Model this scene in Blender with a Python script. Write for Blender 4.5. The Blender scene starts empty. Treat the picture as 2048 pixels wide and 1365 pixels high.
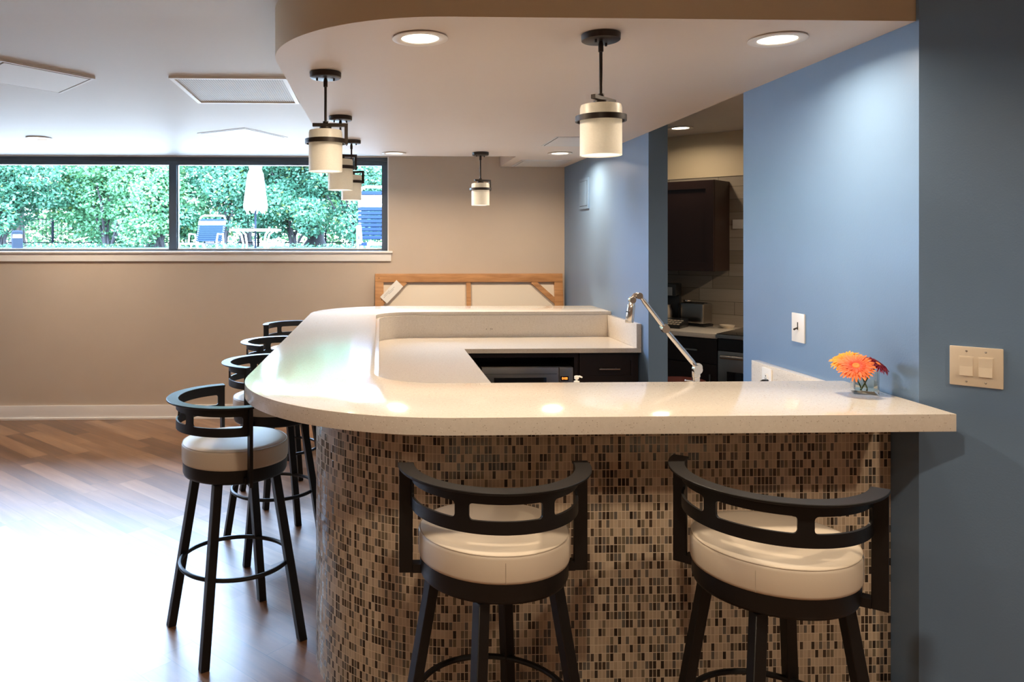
import bpy, bmesh, math, random
from mathutils import Vector, Matrix
PI = math.pi
random.seed(7)
scn = bpy.context.scene
col = scn.collection

# ---------------------------------------------------------------- camera, world, sun, exposure
CAM_H = 1.5543
cam_data = bpy.data.cameras.new('camera')
cam = bpy.data.objects.new('camera', cam_data)
col.objects.link(cam)
scn.camera = cam
cam.location = (0, 0, CAM_H)
cam.rotation_euler = (PI / 2, 0, -0.0324)
cam_data.sensor_width = 36.0
cam_data.lens = 1518.23 * 36.0 / 2048.0
cam_data.shift_x = (1024 - 810.51) / 2048.0
cam_data.shift_y = (487.59 - 682.5) / 2048.0
cam_data.clip_start = 0.05
cam_data.clip_end = 300

world = bpy.data.worlds.new('sky')
scn.world = world
world.use_nodes = True
bg = world.node_tree.nodes['Background']
bg.inputs[0].default_value = (0.49, 0.69, 1.0, 1)
bg.inputs[1].default_value = 62.0

sun_data = bpy.data.lights.new('sun', 'SUN')
sun_data.energy = 30.0
sun_data.angle = 0.02
sun_data.color = (1.0, 0.97, 0.9)
sun = bpy.data.objects.new('sun', sun_data)
col.objects.link(sun)
sun.location = (0, 0, 12)
sun.rotation_euler = (math.radians(32), math.radians(18), 0)

vs = scn.view_settings
vs.view_transform = 'Standard'
vs.look = 'None'
vs.gamma = 1
vs.use_curve_mapping = False
vs.exposure = 0.0
scn.cycles.use_denoising = True
scn.cycles.max_bounces = 10
scn.cycles.diffuse_bounces = 6
scn.cycles.glossy_bounces = 4
scn.cycles.transmission_bounces = 8
scn.cycles.transparent_max_bounces = 16
scn.cycles.sample_clamp_indirect = 6.0
scn.cycles.caustics_reflective = False
scn.cycles.caustics_refractive = False

WARM = (1.0, 0.80, 0.58)
DOWNLIGHT_W = 12.5
ROOM_LIGHT_W = 22.0

# ---------------------------------------------------------------- materials
def lin(r, g, b):
    f = lambda c: ((c / 255 + 0.055) / 1.055) ** 2.4 if c / 255 > 0.04045 else c / 255 / 12.92
    return (f(r), f(g), f(b), 1)

def mat(name, color, rough=0.5, metal=0.0, **kw):
    m = bpy.data.materials.new(name)
    m.use_nodes = True
    b = m.node_tree.nodes['Principled BSDF']
    b.inputs['Base Color'].default_value = color
    b.inputs['Roughness'].default_value = rough
    b.inputs['Metallic'].default_value = metal
    for k, v in kw.items():
        b.inputs[k.replace('_', ' ')].default_value = v
    return m

class NT:
    """Small helper around a material's node tree."""
    def __init__(self, m):
        self.t = m.node_tree
        self.b = self.t.nodes.get('Principled BSDF')
    def n(self, kind, **props):
        nd = self.t.nodes.new(kind)
        for k, v in props.items():
            setattr(nd, k, v)
        return nd
    def link(self, a, b):
        self.t.links.new(a, b)
    def math(self, op, a, b=None, c=None):
        nd = self.n('ShaderNodeMath', operation=op)
        for i, x in enumerate((a, b, c)):
            if x is None:
                continue
            if isinstance(x, (int, float)):
                nd.inputs[i].default_value = x
            else:
                self.link(x, nd.inputs[i])
        return nd.outputs[0]
    def ramp(self, fac, stops, const=False):
        nd = self.n('ShaderNodeValToRGB')
        cr = nd.color_ramp
        cr.interpolation = 'CONSTANT' if const else 'LINEAR'
        while len(cr.elements) > 1:
            cr.elements.remove(cr.elements[-1])
        cr.elements[0].position = stops[0][0]
        cr.elements[0].color = stops[0][1]
        for p, c in stops[1:]:
            e = cr.elements.new(p)
            e.color = c
        self.link(fac, nd.inputs[0])
        return nd.outputs[0]
    def mix(self, fac, a, b, blend='MIX'):
        nd = self.n('ShaderNodeMix', data_type='RGBA', blend_type=blend)
        for sock, x in ((nd.inputs[0], fac), (nd.inputs[6], a), (nd.inputs[7], b)):
            if isinstance(x, (int, float)):
                sock.default_value = x
            elif isinstance(x, tuple):
                sock.default_value = x
            else:
                self.link(x, sock)
        return nd.outputs[2]

def noise(nt, vec, scale, detail=3, rough=0.5):
    nd = nt.n('ShaderNodeTexNoise')
    nd.inputs['Scale'].default_value = scale
    nd.inputs['Detail'].default_value = detail
    nd.inputs['Roughness'].default_value = rough
    if vec is not None:
        nt.link(vec, nd.inputs['Vector'])
    return nd.outputs['Fac']

def add_bump(m, scale=60, strength=0.1, dist=0.01, detail=3):
    nt = NT(m)
    g = nt.n('ShaderNodeNewGeometry')
    f = noise(nt, g.outputs['Position'], scale, detail)
    bp = nt.n('ShaderNodeBump')
    bp.inputs['Strength'].default_value = strength
    bp.inputs['Distance'].default_value = dist
    nt.link(f, bp.inputs['Height'])
    nt.link(bp.outputs[0], nt.b.inputs['Normal'])
    return m

def paint(name, color, rough=0.6, var=0.06):
    m = mat(name, color, rough)
    nt = NT(m)
    g = nt.n('ShaderNodeNewGeometry')
    f = noise(nt, g.outputs['Position'], 2.5, 4, 0.6)
    lo = tuple(c * (1 - var) for c in color[:3]) + (1,)
    hi = tuple(min(1, c * (1 + var)) for c in color[:3]) + (1,)
    nt.link(nt.mix(f, lo, hi), nt.b.inputs['Base Color'])
    f2 = noise(nt, g.outputs['Position'], 180, 2)
    bp = nt.n('ShaderNodeBump')
    bp.inputs['Strength'].default_value = 0.12
    bp.inputs['Distance'].default_value = 0.002
    nt.link(f2, bp.inputs['Height'])
    nt.link(bp.outputs[0], nt.b.inputs['Normal'])
    return m

M = {}
M['beige_paint'] = paint('beige wall paint', (0.56, 0.455, 0.355, 1), 0.55)
M['tan_paint'] = paint('tan soffit paint', (0.72, 0.60, 0.41, 1), 0.55)
M['blue_paint'] = paint('blue wall paint', (0.148, 0.24, 0.380, 1), 0.38)
M['ceiling_paint'] = paint('ceiling paint', (0.62, 0.60, 0.585, 1), 0.5, 0.03)
M['soffit_paint'] = paint('soffit underside paint', (0.72, 0.64, 0.58, 1), 0.5, 0.03)
M['white_trim'] = mat('white trim paint', (0.88, 0.85, 0.82, 1), 0.35)
M['panel_white'] = mat('white panel', (0.72, 0.71, 0.70, 1), 0.45)
M['gap'] = mat('dark gap', (0.02, 0.02, 0.02, 1), 0.9)
M['frame_dark'] = mat('dark window frame', (0.06, 0.08, 0.105, 1), 0.4)
M['bronze'] = mat('dark bronze metal', (0.028, 0.019, 0.014, 1), 0.42, 0.35)
M['black_metal'] = add_bump(mat('espresso powder coated steel', (0.004, 0.0030, 0.0028, 1), 0.46, 0.0, Specular_IOR_Level=0.42), 400, 0.05, 0.001)
M['vinyl'] = add_bump(mat('cream vinyl', (0.62, 0.535, 0.43, 1), 0.48), 250, 0.08, 0.001)
M['vinyl_seam'] = mat('cream vinyl seam', (0.42, 0.35, 0.27, 1), 0.5)
M['chrome'] = mat('brushed chrome', (0.75, 0.70, 0.64, 1), 0.16, 1.0)
M['steel'] = mat('stainless steel', (0.42, 0.39, 0.36, 1), 0.28, 1.0)
M['espresso'] = mat('espresso cabinet wood', (0.016, 0.008, 0.006, 1), 0.38)
M['cherry_dark'] = mat('dark cherry cabinet wood', (0.026, 0.010, 0.007, 1), 0.4)
M['black_plastic'] = mat('black plastic', (0.012, 0.012, 0.013, 1), 0.3)
M['black_glass'] = mat('black glass', (0.01, 0.01, 0.012, 1), 0.08)
M['white_plastic'] = mat('white plastic', (0.80, 0.77, 0.72, 1), 0.3)
M['almond'] = mat('almond plastic', (0.74, 0.65, 0.52, 1), 0.35)
M['canvas'] = add_bump(mat('raw canvas', (0.80, 0.70, 0.57, 1), 0.8), 300, 0.3, 0.001)
M['paper'] = mat('paper', (0.82, 0.79, 0.74, 1), 0.7)
M['ink'] = mat('ink', (0.15, 0.15, 0.17, 1), 0.7)
M['red_seat'] = mat('dark red upholstery', (0.10, 0.016, 0.01, 1), 0.5)
M['outdoor_white'] = mat('white outdoor metal', (0.75, 0.76, 0.78, 1), 0.4)
M['blue_strap'] = mat('blue vinyl strap', (0.009, 0.016, 0.034, 1), 0.8, Specular_IOR_Level=0.0)
M['pole_dark'] = mat('dark slate metal', (0.008, 0.011, 0.016, 1), 0.8, Specular_IOR_Level=0.02)
M['umbrella_cloth'] = mat('white umbrella cloth', (0.75, 0.78, 0.82, 1), 0.7)
M['concrete'] = paint('patio concrete', (0.36, 0.35, 0.32, 1), 0.8, 0.1)
M['bark'] = mat('bark', (0.022, 0.018, 0.018, 1), 0.9)
M['grass'] = mat('grass', (0.010, 0.022, 0.008, 1), 0.95)
M['stem'] = mat('green stem', (0.07, 0.13, 0.03, 1), 0.5)
M['water'] = mat('water', (0.93, 0.97, 0.95, 1), 0.0, 0.0)

def emit(name, color, strength):
    m = bpy.data.materials.new(name)
    m.use_nodes = True
    nt = m.node_tree
    nt.nodes.remove(nt.nodes['Principled BSDF'])
    e = nt.nodes.new('ShaderNodeEmission')
    e.inputs[0].default_value = color
    e.inputs[1].default_value = strength
    nt.links.new(e.outputs[0], nt.nodes['Material Output'].inputs[0])
    return m
M['lamp_glow'] = emit('downlight lens', (1.0, 0.86, 0.62, 1), 9.0)
M['bulb_glow'] = emit('bulb', (1.0, 0.85, 0.65, 1), 1.2)
M['led_orange'] = emit('orange display digits', (1.0, 0.22, 0.03, 1), 3.5)

def glass_pane(name, tint, f=1.45):
    m = bpy.data.materials.new(name)
    m.use_nodes = True
    t = m.node_tree
    t.nodes.remove(t.nodes['Principled BSDF'])
    tr = t.nodes.new('ShaderNodeBsdfTransparent')
    tr.inputs[0].default_value = tint
    gl = t.nodes.new('ShaderNodeBsdfGlossy')
    gl.inputs['Roughness'].default_value = 0.02
    fr = t.nodes.new('ShaderNodeFresnel')
    fr.inputs[0].default_value = f
    mx = t.nodes.new('ShaderNodeMixShader')
    t.links.new(fr.outputs[0], mx.inputs[0])
    t.links.new(tr.outputs[0], mx.inputs[1])
    t.links.new(gl.outputs[0], mx.inputs[2])
    t.links.new(mx.outputs[0], t.nodes['Material Output'].inputs[0])
    return m
M['window_glass'] = glass_pane('window glass', (0.97, 0.99, 1.0, 1), 1.25)
M['vase_glass'] = glass_pane('vase glass', (0.97, 0.97, 0.95, 1), 1.35)
M['vase_water'] = glass_pane('vase water', (0.97, 0.95, 0.88, 1), 1.12)

def shade_glass():
    m = bpy.data.materials.new('frosted shade glass')
    m.use_nodes = True
    nt = NT(m)
    b = nt.b
    g = nt.n('ShaderNodeNewGeometry')
    f = noise(nt, g.outputs['Position'], 160, 4, 0.6)
    c = nt.mix(f, (0.78, 0.75, 0.69, 1), (0.90, 0.87, 0.80, 1))
    nt.link(c, b.inputs['Base Color'])
    b.inputs['Roughness'].default_value = 0.35
    tl = nt.n('ShaderNodeBsdfTranslucent')
    nt.link(c, tl.inputs[0])
    mx = nt.n('ShaderNodeMixShader')
    mx.inputs[0].default_value = 0.45
    nt.link(b.outputs[0], mx.inputs[1])
    nt.link(tl.outputs[0], mx.inputs[2])
    nt.link(mx.outputs[0], m.node_tree.nodes['Material Output'].inputs[0])
    return m
M['shade'] = shade_glass()

def leaf_mat(name, dark, light, sick=(0.12, 0.13, 0.015, 1)):
    m = bpy.data.materials.new(name)
    m.use_nodes = True
    nt = NT(m)
    b = nt.b
    g = nt.n('ShaderNodeNewGeometry')
    f = noise(nt, g.outputs['Position'], 5.0, 5, 0.7)
    rnd = g.outputs['Random Per Island']
    c = nt.mix(rnd, dark, light)
    c = nt.mix(nt.math('GREATER_THAN', rnd, 0.96), c, sick)
    c = nt.mix(nt.math('MULTIPLY', f, 0.5), c, light)
    nt.link(c, b.inputs['Base Color'])
    b.inputs['Roughness'].default_value = 0.55
    tl = nt.n('ShaderNodeBsdfTranslucent')
    nt.link(c, tl.inputs[0])
    mx = nt.n('ShaderNodeMixShader')
    mx.inputs[0].default_value = 0.4
    nt.link(b.outputs[0], mx.inputs[1])
    nt.link(tl.outputs[0], mx.inputs[2])
    nt.link(mx.outputs[0], m.node_tree.nodes['Material Output'].inputs[0])
    return m
M['leaf_a'] = leaf_mat('teal green leaves', (0.028, 0.095, 0.055, 1), (0.055, 0.16, 0.09, 1))
M['leaf_b'] = leaf_mat('fresh green leaves', (0.045, 0.13, 0.055, 1), (0.08, 0.21, 0.09, 1))
M['leaf_c'] = leaf_mat('pale distant leaves', (0.06, 0.15, 0.055, 1), (0.11, 0.22, 0.085, 1))

def floor_mat():
    m = mat('wood plank floor', (0.2, 0.1, 0.05, 1), 0.36)
    nt = NT(m)
    g = nt.n('ShaderNodeNewGeometry')
    mp = nt.n('ShaderNodeMapping')
    mp.inputs['Rotation'].default_value = (0, 0, math.radians(43.5))
    nt.link(g.outputs['Position'], mp.inputs['Vector'])
    sp = nt.n('ShaderNodeSeparateXYZ')
    nt.link(mp.outputs[0], sp.inputs[0])
    u, v = sp.outputs[0], sp.outputs[1]
    W = 0.128
    row = nt.math('FLOOR', nt.math('DIVIDE', v, W))
    wn = nt.n('ShaderNodeTexWhiteNoise', noise_dimensions='1D')
    nt.link(row, wn.inputs['W'])
    uu = nt.math('ADD', nt.math('DIVIDE', u, 0.92), nt.math('MULTIPLY', wn.outputs['Value'], 7.3))
    cell = nt.math('FLOOR', uu)
    cb = nt.n('ShaderNodeCombineXYZ')
    nt.link(row, cb.inputs[0]); nt.link(cell, cb.inputs[1])
    w2 = nt.n('ShaderNodeTexWhiteNoise', noise_dimensions='3D')
    nt.link(cb.outputs[0], w2.inputs['Vector'])
    # grain stretched along the board
    gm = nt.n('ShaderNodeCombineXYZ')
    nt.link(nt.math('MULTIPLY', u, 1.6), gm.inputs[0])
    nt.link(nt.math('MULTIPLY', v, 17.0), gm.inputs[1])
    nt.link(nt.math('MULTIPLY', w2.outputs['Value'], 40.0), gm.inputs[2])
    gr = noise(nt, gm.outputs[0], 1.0, 6, 0.65)
    tone = nt.math('ADD', nt.math('MULTIPLY', w2.outputs['Value'], 0.40), nt.math('MULTIPLY', gr, 0.80))
    c = nt.ramp(tone, [(0.18, (0.050, 0.022, 0.011, 1)), (0.42, (0.125, 0.055, 0.025, 1)),
                       (0.62, (0.215, 0.10, 0.045, 1)), (0.9, (0.35, 0.19, 0.095, 1))])
    fv = nt.math('FRACT', nt.math('DIVIDE', v, W))
    fu = nt.math('FRACT', uu)
    ev = nt.math('MINIMUM', fv, nt.math('SUBTRACT', 1.0, fv))
    eu = nt.math('MULTIPLY', nt.math('MINIMUM', fu, nt.math('SUBTRACT', 1.0, fu)), 0.92 / W)
    edge = nt.math('LESS_THAN', nt.math('MINIMUM', ev, eu), 0.012)
    c = nt.mix(nt.math('MULTIPLY', edge, 0.5), c, (0.02, 0.01, 0.006, 1))
    nt.link(c, nt.b.inputs['Base Color'])
    nt.link(nt.math('ADD', 0.30, nt.math('MULTIPLY', gr, 0.12)), nt.b.inputs['Roughness'])
    nt.b.inputs['Specular IOR Level'].default_value = 0.9
    bp = nt.n('ShaderNodeBump')
    bp.inputs['Strength'].default_value = 0.25
    bp.inputs['Distance'].default_value = 0.002
    nt.link(gr, bp.inputs['Height'])
    nt.link(bp.outputs[0], nt.b.inputs['Normal'])
    return m
M['floor'] = floor_mat()

def quartz_mat():
    m = mat('cream quartz', (0.80, 0.73, 0.63, 1), 0.10)
    nt = NT(m)
    g = nt.n('ShaderNodeNewGeometry')
    vo = nt.n('ShaderNodeTexVoronoi')
    vo.inputs['Scale'].default_value = 230
    nt.link(g.outputs['Position'], vo.inputs['Vector'])
    sp = nt.n('ShaderNodeSeparateColor')
    nt.link(vo.outputs['Color'], sp.inputs[0])
    fleck = nt.math('MULTIPLY', nt.math('GREATER_THAN', sp.outputs[0], 0.93), nt.math('LESS_THAN', vo.outputs['Distance'], 0.38))
    pale = nt.math('MULTIPLY', nt.math('LESS_THAN', sp.outputs[1], 0.08), nt.math('LESS_THAN', vo.outputs['Distance'], 0.4))
    n1 = noise(nt, g.outputs['Position'], 90, 4, 0.7)
    c = nt.mix(n1, (0.64, 0.58, 0.50, 1), (0.78, 0.72, 0.645, 1))
    c = nt.mix(nt.math('MULTIPLY', fleck, 0.55), c, (0.30, 0.23, 0.16, 1))
    c = nt.mix(nt.math('MULTIPLY', pale, 0.6), c, (0.9, 0.87, 0.8, 1))
    nt.link(c, nt.b.inputs['Base Color'])
    return m
M['quartz'] = quartz_mat()

def mosaic_mat():
    m = mat('glass and stone mosaic', (0.3, 0.25, 0.2, 1), 0.35)
    nt = NT(m)
    uv = nt.n('ShaderNodeUVMap')
    uv.uv_map = 'uv'
    sp = nt.n('ShaderNodeSeparateXYZ')
    nt.link(uv.outputs[0], sp.inputs[0])
    W, H = 0.01265, 0.0268
    a = nt.math('DIVIDE', sp.outputs[0], W)
    b = nt.math('DIVIDE', sp.outputs[1], H)
    ia, ib = nt.math('FLOOR', a), nt.math('FLOOR', b)
    fa, fb = nt.math('FRACT', a), nt.math('FRACT', b)
    cb = nt.n('ShaderNodeCombineXYZ')
    nt.link(ia, cb.inputs[0]); nt.link(ib, cb.inputs[1])
    wn = nt.n('ShaderNodeTexWhiteNoise', noise_dimensions='3D')
    nt.link(cb.outputs[0], wn.inputs['Vector'])
    r = wn.outputs['Value']
    c = nt.ramp(r, [(0.0, (0.014, 0.009, 0.006, 1)), (0.12, (0.045, 0.030, 0.020, 1)),
                    (0.22, (0.13, 0.120, 0.105, 1)), (0.36, (0.19, 0.155, 0.105, 1)),
                    (0.49, (0.50, 0.39, 0.275, 1)), (0.70, (0.57, 0.455, 0.33, 1)),
                    (0.85, (0.43, 0.335, 0.24, 1))], True)
    g = nt.n('ShaderNodeNewGeometry')
    st = nt.n('ShaderNodeCombineXYZ')
    nt.link(nt.math('MULTIPLY', a, 3.0), st.inputs[0]); nt.link(nt.math('MULTIPLY', b, 0.8), st.inputs[1]); nt.link(nt.math('MULTIPLY', r, 50.0), st.inputs[2])
    n1 = noise(nt, st.outputs[0], 1.2, 4, 0.6)
    c = nt.mix(nt.math('MULTIPLY', n1, 0.22), c, (0.20, 0.155, 0.12, 1))
    # grout lines
    ea = nt.math('MULTIPLY', nt.math('MINIMUM', fa, nt.math('SUBTRACT', 1.0, fa)), W)
    eb = nt.math('MULTIPLY', nt.math('MINIMUM', fb, nt.math('SUBTRACT', 1.0, fb)), H)
    gm = nt.math('LESS_THAN', nt.math('MINIMUM', ea, eb), 0.0011)
    c = nt.mix(gm, c, (0.66, 0.55, 0.42, 1))
    nt.link(c, nt.b.inputs['Base Color'])
    glassy = nt.math('LESS_THAN', r, 0.49)
    rough = nt.math('SUBTRACT', 0.45, nt.math('MULTIPLY', glassy, 0.32))
    rough = nt.math('MAXIMUM', rough, nt.math('MULTIPLY', gm, 0.8))
    nt.link(rough, nt.b.inputs['Roughness'])
    bp = nt.n('ShaderNodeBump')
    bp.inputs['Strength'].default_value = 0.5
    bp.inputs['Distance'].default_value = 0.0012
    nt.link(nt.math('SUBTRACT', 1.0, gm), bp.inputs['Height'])
    nt.link(bp.outputs[0], nt.b.inputs['Normal'])
    return m
M['mosaic'] = mosaic_mat()

def kitchen_tile_mat():
    m = mat('taupe stone tile', (0.3, 0.26, 0.2, 1), 0.4)
    nt = NT(m)
    uv = nt.n('ShaderNodeUVMap'); uv.uv_map = 'uv'
    sp = nt.n('ShaderNodeSeparateXYZ')
    nt.link(uv.outputs[0], sp.inputs[0])
    b = nt.math('DIVIDE', sp.outputs[1], 0.10)
    row = nt.math('FLOOR', b)
    wn = nt.n('ShaderNodeTexWhiteNoise', noise_dimensions='1D')
    nt.link(row, wn.inputs['W'])
    a = nt.math('ADD', nt.math('DIVIDE', sp.outputs[0], 0.40), wn.outputs['Value'])
    cb = nt.n('ShaderNodeCombineXYZ')
    nt.link(nt.math('FLOOR', a), cb.inputs[0]); nt.link(row, cb.inputs[1])
    w2 = nt.n('ShaderNodeTexWhiteNoise', noise_dimensions='3D')
    nt.link(cb.outputs[0], w2.inputs['Vector'])
    st = nt.n('ShaderNodeCombineXYZ')
    nt.link(nt.math('MULTIPLY', sp.outputs[0], 3.0), st.inputs[0]); nt.link(nt.math('MULTIPLY', sp.outputs[1], 60.0), st.inputs[1]); nt.link(nt.math('MULTIPLY', w2.outputs['Value'], 30), st.inputs[2])
    n1 = noise(nt, st.outputs[0], 1.0, 4, 0.6)
    t = nt.math('ADD', nt.math('MULTIPLY', w2.outputs['Value'], 0.6), nt.math('MULTIPLY', n1, 0.4))
    c = nt.ramp(t, [(0.15, (0.24, 0.20, 0.155, 1)), (0.8, (0.40, 0.345, 0.28, 1))])
    fa, fb = nt.math('FRACT', a), nt.math('FRACT', b)
    ea = nt.math('MULTIPLY', nt.math('MINIMUM', fa, nt.math('SUBTRACT', 1.0, fa)), 0.4)
    eb = nt.math('MULTIPLY', nt.math('MINIMUM', fb, nt.math('SUBTRACT', 1.0, fb)), 0.1)
    gm = nt.math('LESS_THAN', nt.math('MINIMUM', ea, eb), 0.0016)
    nt.link(nt.mix(gm, c, (0.10, 0.085, 0.065, 1)), nt.b.inputs['Base Color'])
    return m
M['kitchen_tile'] = kitchen_tile_mat()

def stained_wood():
    m = mat('orange stained pine', (0.42, 0.19, 0.065, 1), 0.45)
    nt = NT(m)
    g = nt.n('ShaderNodeNewGeometry')
    mp = nt.n('ShaderNodeMapping')
    mp.inputs['Scale'].default_value = (3, 3, 26)
    nt.link(g.outputs['Position'], mp.inputs['Vector'])
    f = noise(nt, mp.outputs[0], 1.5, 5, 0.6)
    nt.link(nt.ramp(f, [(0.3, (0.34, 0.145, 0.045, 1)), (0.7, (0.56, 0.28, 0.11, 1))]), nt.b.inputs['Base Color'])
    return m
M['pine'] = stained_wood()

def grille_mat():
    m = mat('perforated grille', (0.6, 0.6, 0.6, 1), 0.5)
    nt = NT(m)
    g = nt.n('ShaderNodeNewGeometry')
    sp = nt.n('ShaderNodeSeparateXYZ')
    nt.link(g.outputs['Position'], sp.inputs[0])
    fx = nt.math('FRACT', nt.math('DIVIDE', sp.outputs[0], 0.0125))
    fy = nt.math('FRACT', nt.math('DIVIDE', sp.outputs[1], 0.022))
    k = nt.math('MULTIPLY', nt.math('GREATER_THAN', fx, 0.35), nt.math('GREATER_THAN', fy, 0.3))
    n1 = noise(nt, g.outputs['Position'], 9, 4)
    dark = nt.mix(n1, (0.10, 0.11, 0.12, 1), (0.42, 0.44, 0.46, 1))
    nt.link(nt.mix(k, (0.72, 0.72, 0.72, 1), dark), nt.b.inputs['Base Color'])
    return m
M['grille'] = grille_mat()

def petal_mat(name, inner, outer):
    m = mat(name, outer, 0.55)
    nt = NT(m)
    uv = nt.n('ShaderNodeUVMap'); uv.uv_map = 'uv'
    sp = nt.n('ShaderNodeSeparateXYZ')
    nt.link(uv.outputs[0], sp.inputs[0])
    nt.link(nt.ramp(sp.outputs[0], [(0.1, inner), (0.95, outer)]), nt.b.inputs['Base Color'])
    return m
M['petal_orange'] = petal_mat('orange petals', (0.80, 0.045, 0.03, 1), (0.95, 0.22, 0.05, 1))
M['petal_yellow'] = petal_mat('amber petals', (0.90, 0.20, 0.02, 1), (0.95, 0.38, 0.03, 1))
M['petal_red'] = petal_mat('crimson petals', (0.10, 0.0, 0.008, 1), (0.24, 0.0, 0.018, 1))
M['flower_eye'] = mat('flower centre', (0.75, 0.22, 0.04, 1), 0.7)

# ---------------------------------------------------------------- mesh helpers
class MB:
    def __init__(self):
        self.v = []; self.f = []; self.uv = {}
    def add(self, vs_, fs_):
        o = len(self.v)
        self.v += [Vector(p) for p in vs_]
        self.f += [tuple(i + o for i in f) for f in fs_]
        return o
    def box(self, x0, x1, y0, y1, z0, z1, m4=None):
        vs_ = [(x, y, z) for z in (z0, z1) for y in (y0, y1) for x in (x0, x1)]
        if m4 is not None:
            vs_ = [m4 @ Vector(p) for p in vs_]
        self.add(vs_, [(0, 2, 3, 1), (4, 5, 7, 6), (0, 1, 5, 4), (1, 3, 7, 5), (3, 2, 6, 7), (2, 0, 4, 6)])
        return self
    def prism(self, poly, z0, z1):
        """poly counter-clockwise in plan"""
        n = len(poly)
        vs_ = [(p[0], p[1], z0) for p in poly] + [(p[0], p[1], z1) for p in poly]
        fs_ = [tuple(range(n - 1, -1, -1)), tuple(range(n, 2 * n))]
        fs_ += [(i, (i + 1) % n, n + (i + 1) % n, n + i) for i in range(n)]
        self.add(vs_, fs_)
        return self
    def strip(self, A, B, z0, z1):
        """open band between two plan paths of equal length, closed solid"""
        n = len(A)
        vs_ = []
        for p, q in zip(A, B):
            vs_ += [(p[0], p[1], z0), (p[0], p[1], z1), (q[0], q[1], z1), (q[0], q[1], z0)]
        fs_ = []
        for i in range(n - 1):
            a = 4 * i; b = a + 4
            for k in range(4):
                fs_.append((a + k, b + k, b + (k + 1) % 4, a + (k + 1) % 4))
        fs_ += [(3, 2, 1, 0), tuple(4 * (n - 1) + k for k in range(4))]
        self.add(vs_, fs_)
        return self
    def lathe(self, prof, seg=32, m4=None, cap=True):
        """prof: (r, z) from bottom to top"""
        vs_ = []
        for r, z in prof:
            for k in range(seg):
                a = 2 * PI * k / seg
                vs_.append(Vector((r * math.cos(a), r * math.sin(a), z)))
        fs_ = []
        for i in range(len(prof) - 1):
            for k in range(seg):
                k2 = (k + 1) % seg
                fs_.append((i * seg + k, i * seg + k2, (i + 1) * seg + k2, (i + 1) * seg + k))
        if cap:
            fs_.append(tuple(range(seg - 1, -1, -1)))
            fs_.append(tuple((len(prof) - 1) * seg + k for k in range(seg)))
        if m4 is not None:
            vs_ = [m4 @ p for p in vs_]
        self.add(vs_, fs_)
        return self
    def tube(self, pts, r, seg=10, closed=False):
        pts = [Vector(p) for p in pts]
        n = len(pts)
        rs = r if isinstance(r, (list, tuple)) else [r] * n
        vs_ = []
        up = Vector((0, 0, 1))
        prev = None
        for i, p in enumerate(pts):
            if closed:
                d = pts[(i + 1) % n] - pts[i - 1]
            else:
                d = pts[min(i + 1, n - 1)] - pts[max(i - 1, 0)]
            d.normalize()
            if prev is None:
                s = d.cross(up)
                if s.length < 1e-3:
                    s = d.cross(Vector((0, 1, 0)))
                s.normalize()
            else:
                s = prev - d * prev.dot(d)
                s.normalize()
            prev = s
            t = d.cross(s)
            for k in range(seg):
                a = 2 * PI * k / seg
                vs_.append(p + (s * math.cos(a) + t * math.sin(a)) * rs[i])
        fs_ = []
        for i in range(n if closed else n - 1):
            j = (i + 1) % n
            for k in range(seg):
                k2 = (k + 1) % seg
                fs_.append((i * seg + k, i * seg + k2, j * seg + k2, j * seg + k))
        if not closed:
            fs_.append(tuple(range(seg - 1, -1, -1)))
            fs_.append(tuple((n - 1) * seg + k for k in range(seg)))
        self.add(vs_, fs_)
        return self
    def cyl(self, a, b, r, seg=20):
        return self.tube([a, b], r, seg)
    def build(self, name, m, parent=None, bevel=0, smooth=True, angle=35, seg=2):
        me = bpy.data.meshes.new(name)
        me.from_pydata([tuple(p) for p in self.v], [], self.f)
        bm = bmesh.new()
        bm.from_mesh(me)
        bmesh.ops.recalc_face_normals(bm, faces=bm.faces)
        if bevel:
            ed = [e for e in bm.edges if len(e.link_faces) == 2 and e.calc_face_angle(0) > 0.6]
            bmesh.ops.bevel(bm, geom=ed, offset=bevel, segments=seg, profile=0.7, affect='EDGES', clamp_overlap=True)
        bm.to_mesh(me)
        bm.free()
        if smooth:
            me.polygons.foreach_set('use_smooth', [True] * len(me.polygons))
            me.set_sharp_from_angle(angle=math.radians(angle))
        o = bpy.data.objects.new(name, me)
        col.objects.link(o)
        me.materials.append(M[m] if isinstance(m, str) else m)
        if parent:
            o.parent = parent
        return o

def tag(o, label, cat, group=None):
    o['label'] = label
    o['category'] = cat
    if group:
        o['group'] = group
    return o

def thing(name, label, cat, loc=(0, 0, 0), rz=0, group=None):
    o = bpy.data.objects.new(name, None)
    o.empty_display_size = 0.1
    col.objects.link(o)
    o.location = loc
    o.rotation_euler = (0, 0, rz)
    return tag(o, label, cat, group)

def struct(o):
    o['kind'] = 'structure'
    return o

def copy_thing(root, loc, rz, label, group=None):
    r = root.copy(); col.objects.link(r)
    r.location = loc; r.rotation_euler = (0, 0, rz)
    r['label'] = label
    if group:
        r['group'] = group
    for ch in list(root.children):
        c = ch.copy(); col.objects.link(c); c.parent = r
        for g in ch.children:
            d = g.copy(); col.objects.link(d); d.parent = c
    return r

def arc(cx, cy, r, a0, a1, n=16):
    return [(cx + r * math.cos(math.radians(a0 + (a1 - a0) * i / n)), cy + r * math.sin(math.radians(a0 + (a1 - a0) * i / n))) for i in range(n + 1)]

# ---------------------------------------------------------------- room shell
XW = 1.658           # blue side wall
YB = 6.80            # back wall
S = 2.2443           # soffit underside
FC = 2.417           # main ceiling
BC = 2.338           # main ceiling at the back wall
XL = -8.0
YF = -4.5

struct(MB().box(XL - .2, 6.5, YF - .2, YB + .3, -.12, 0).build('floor', 'floor', smooth=False))

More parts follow.
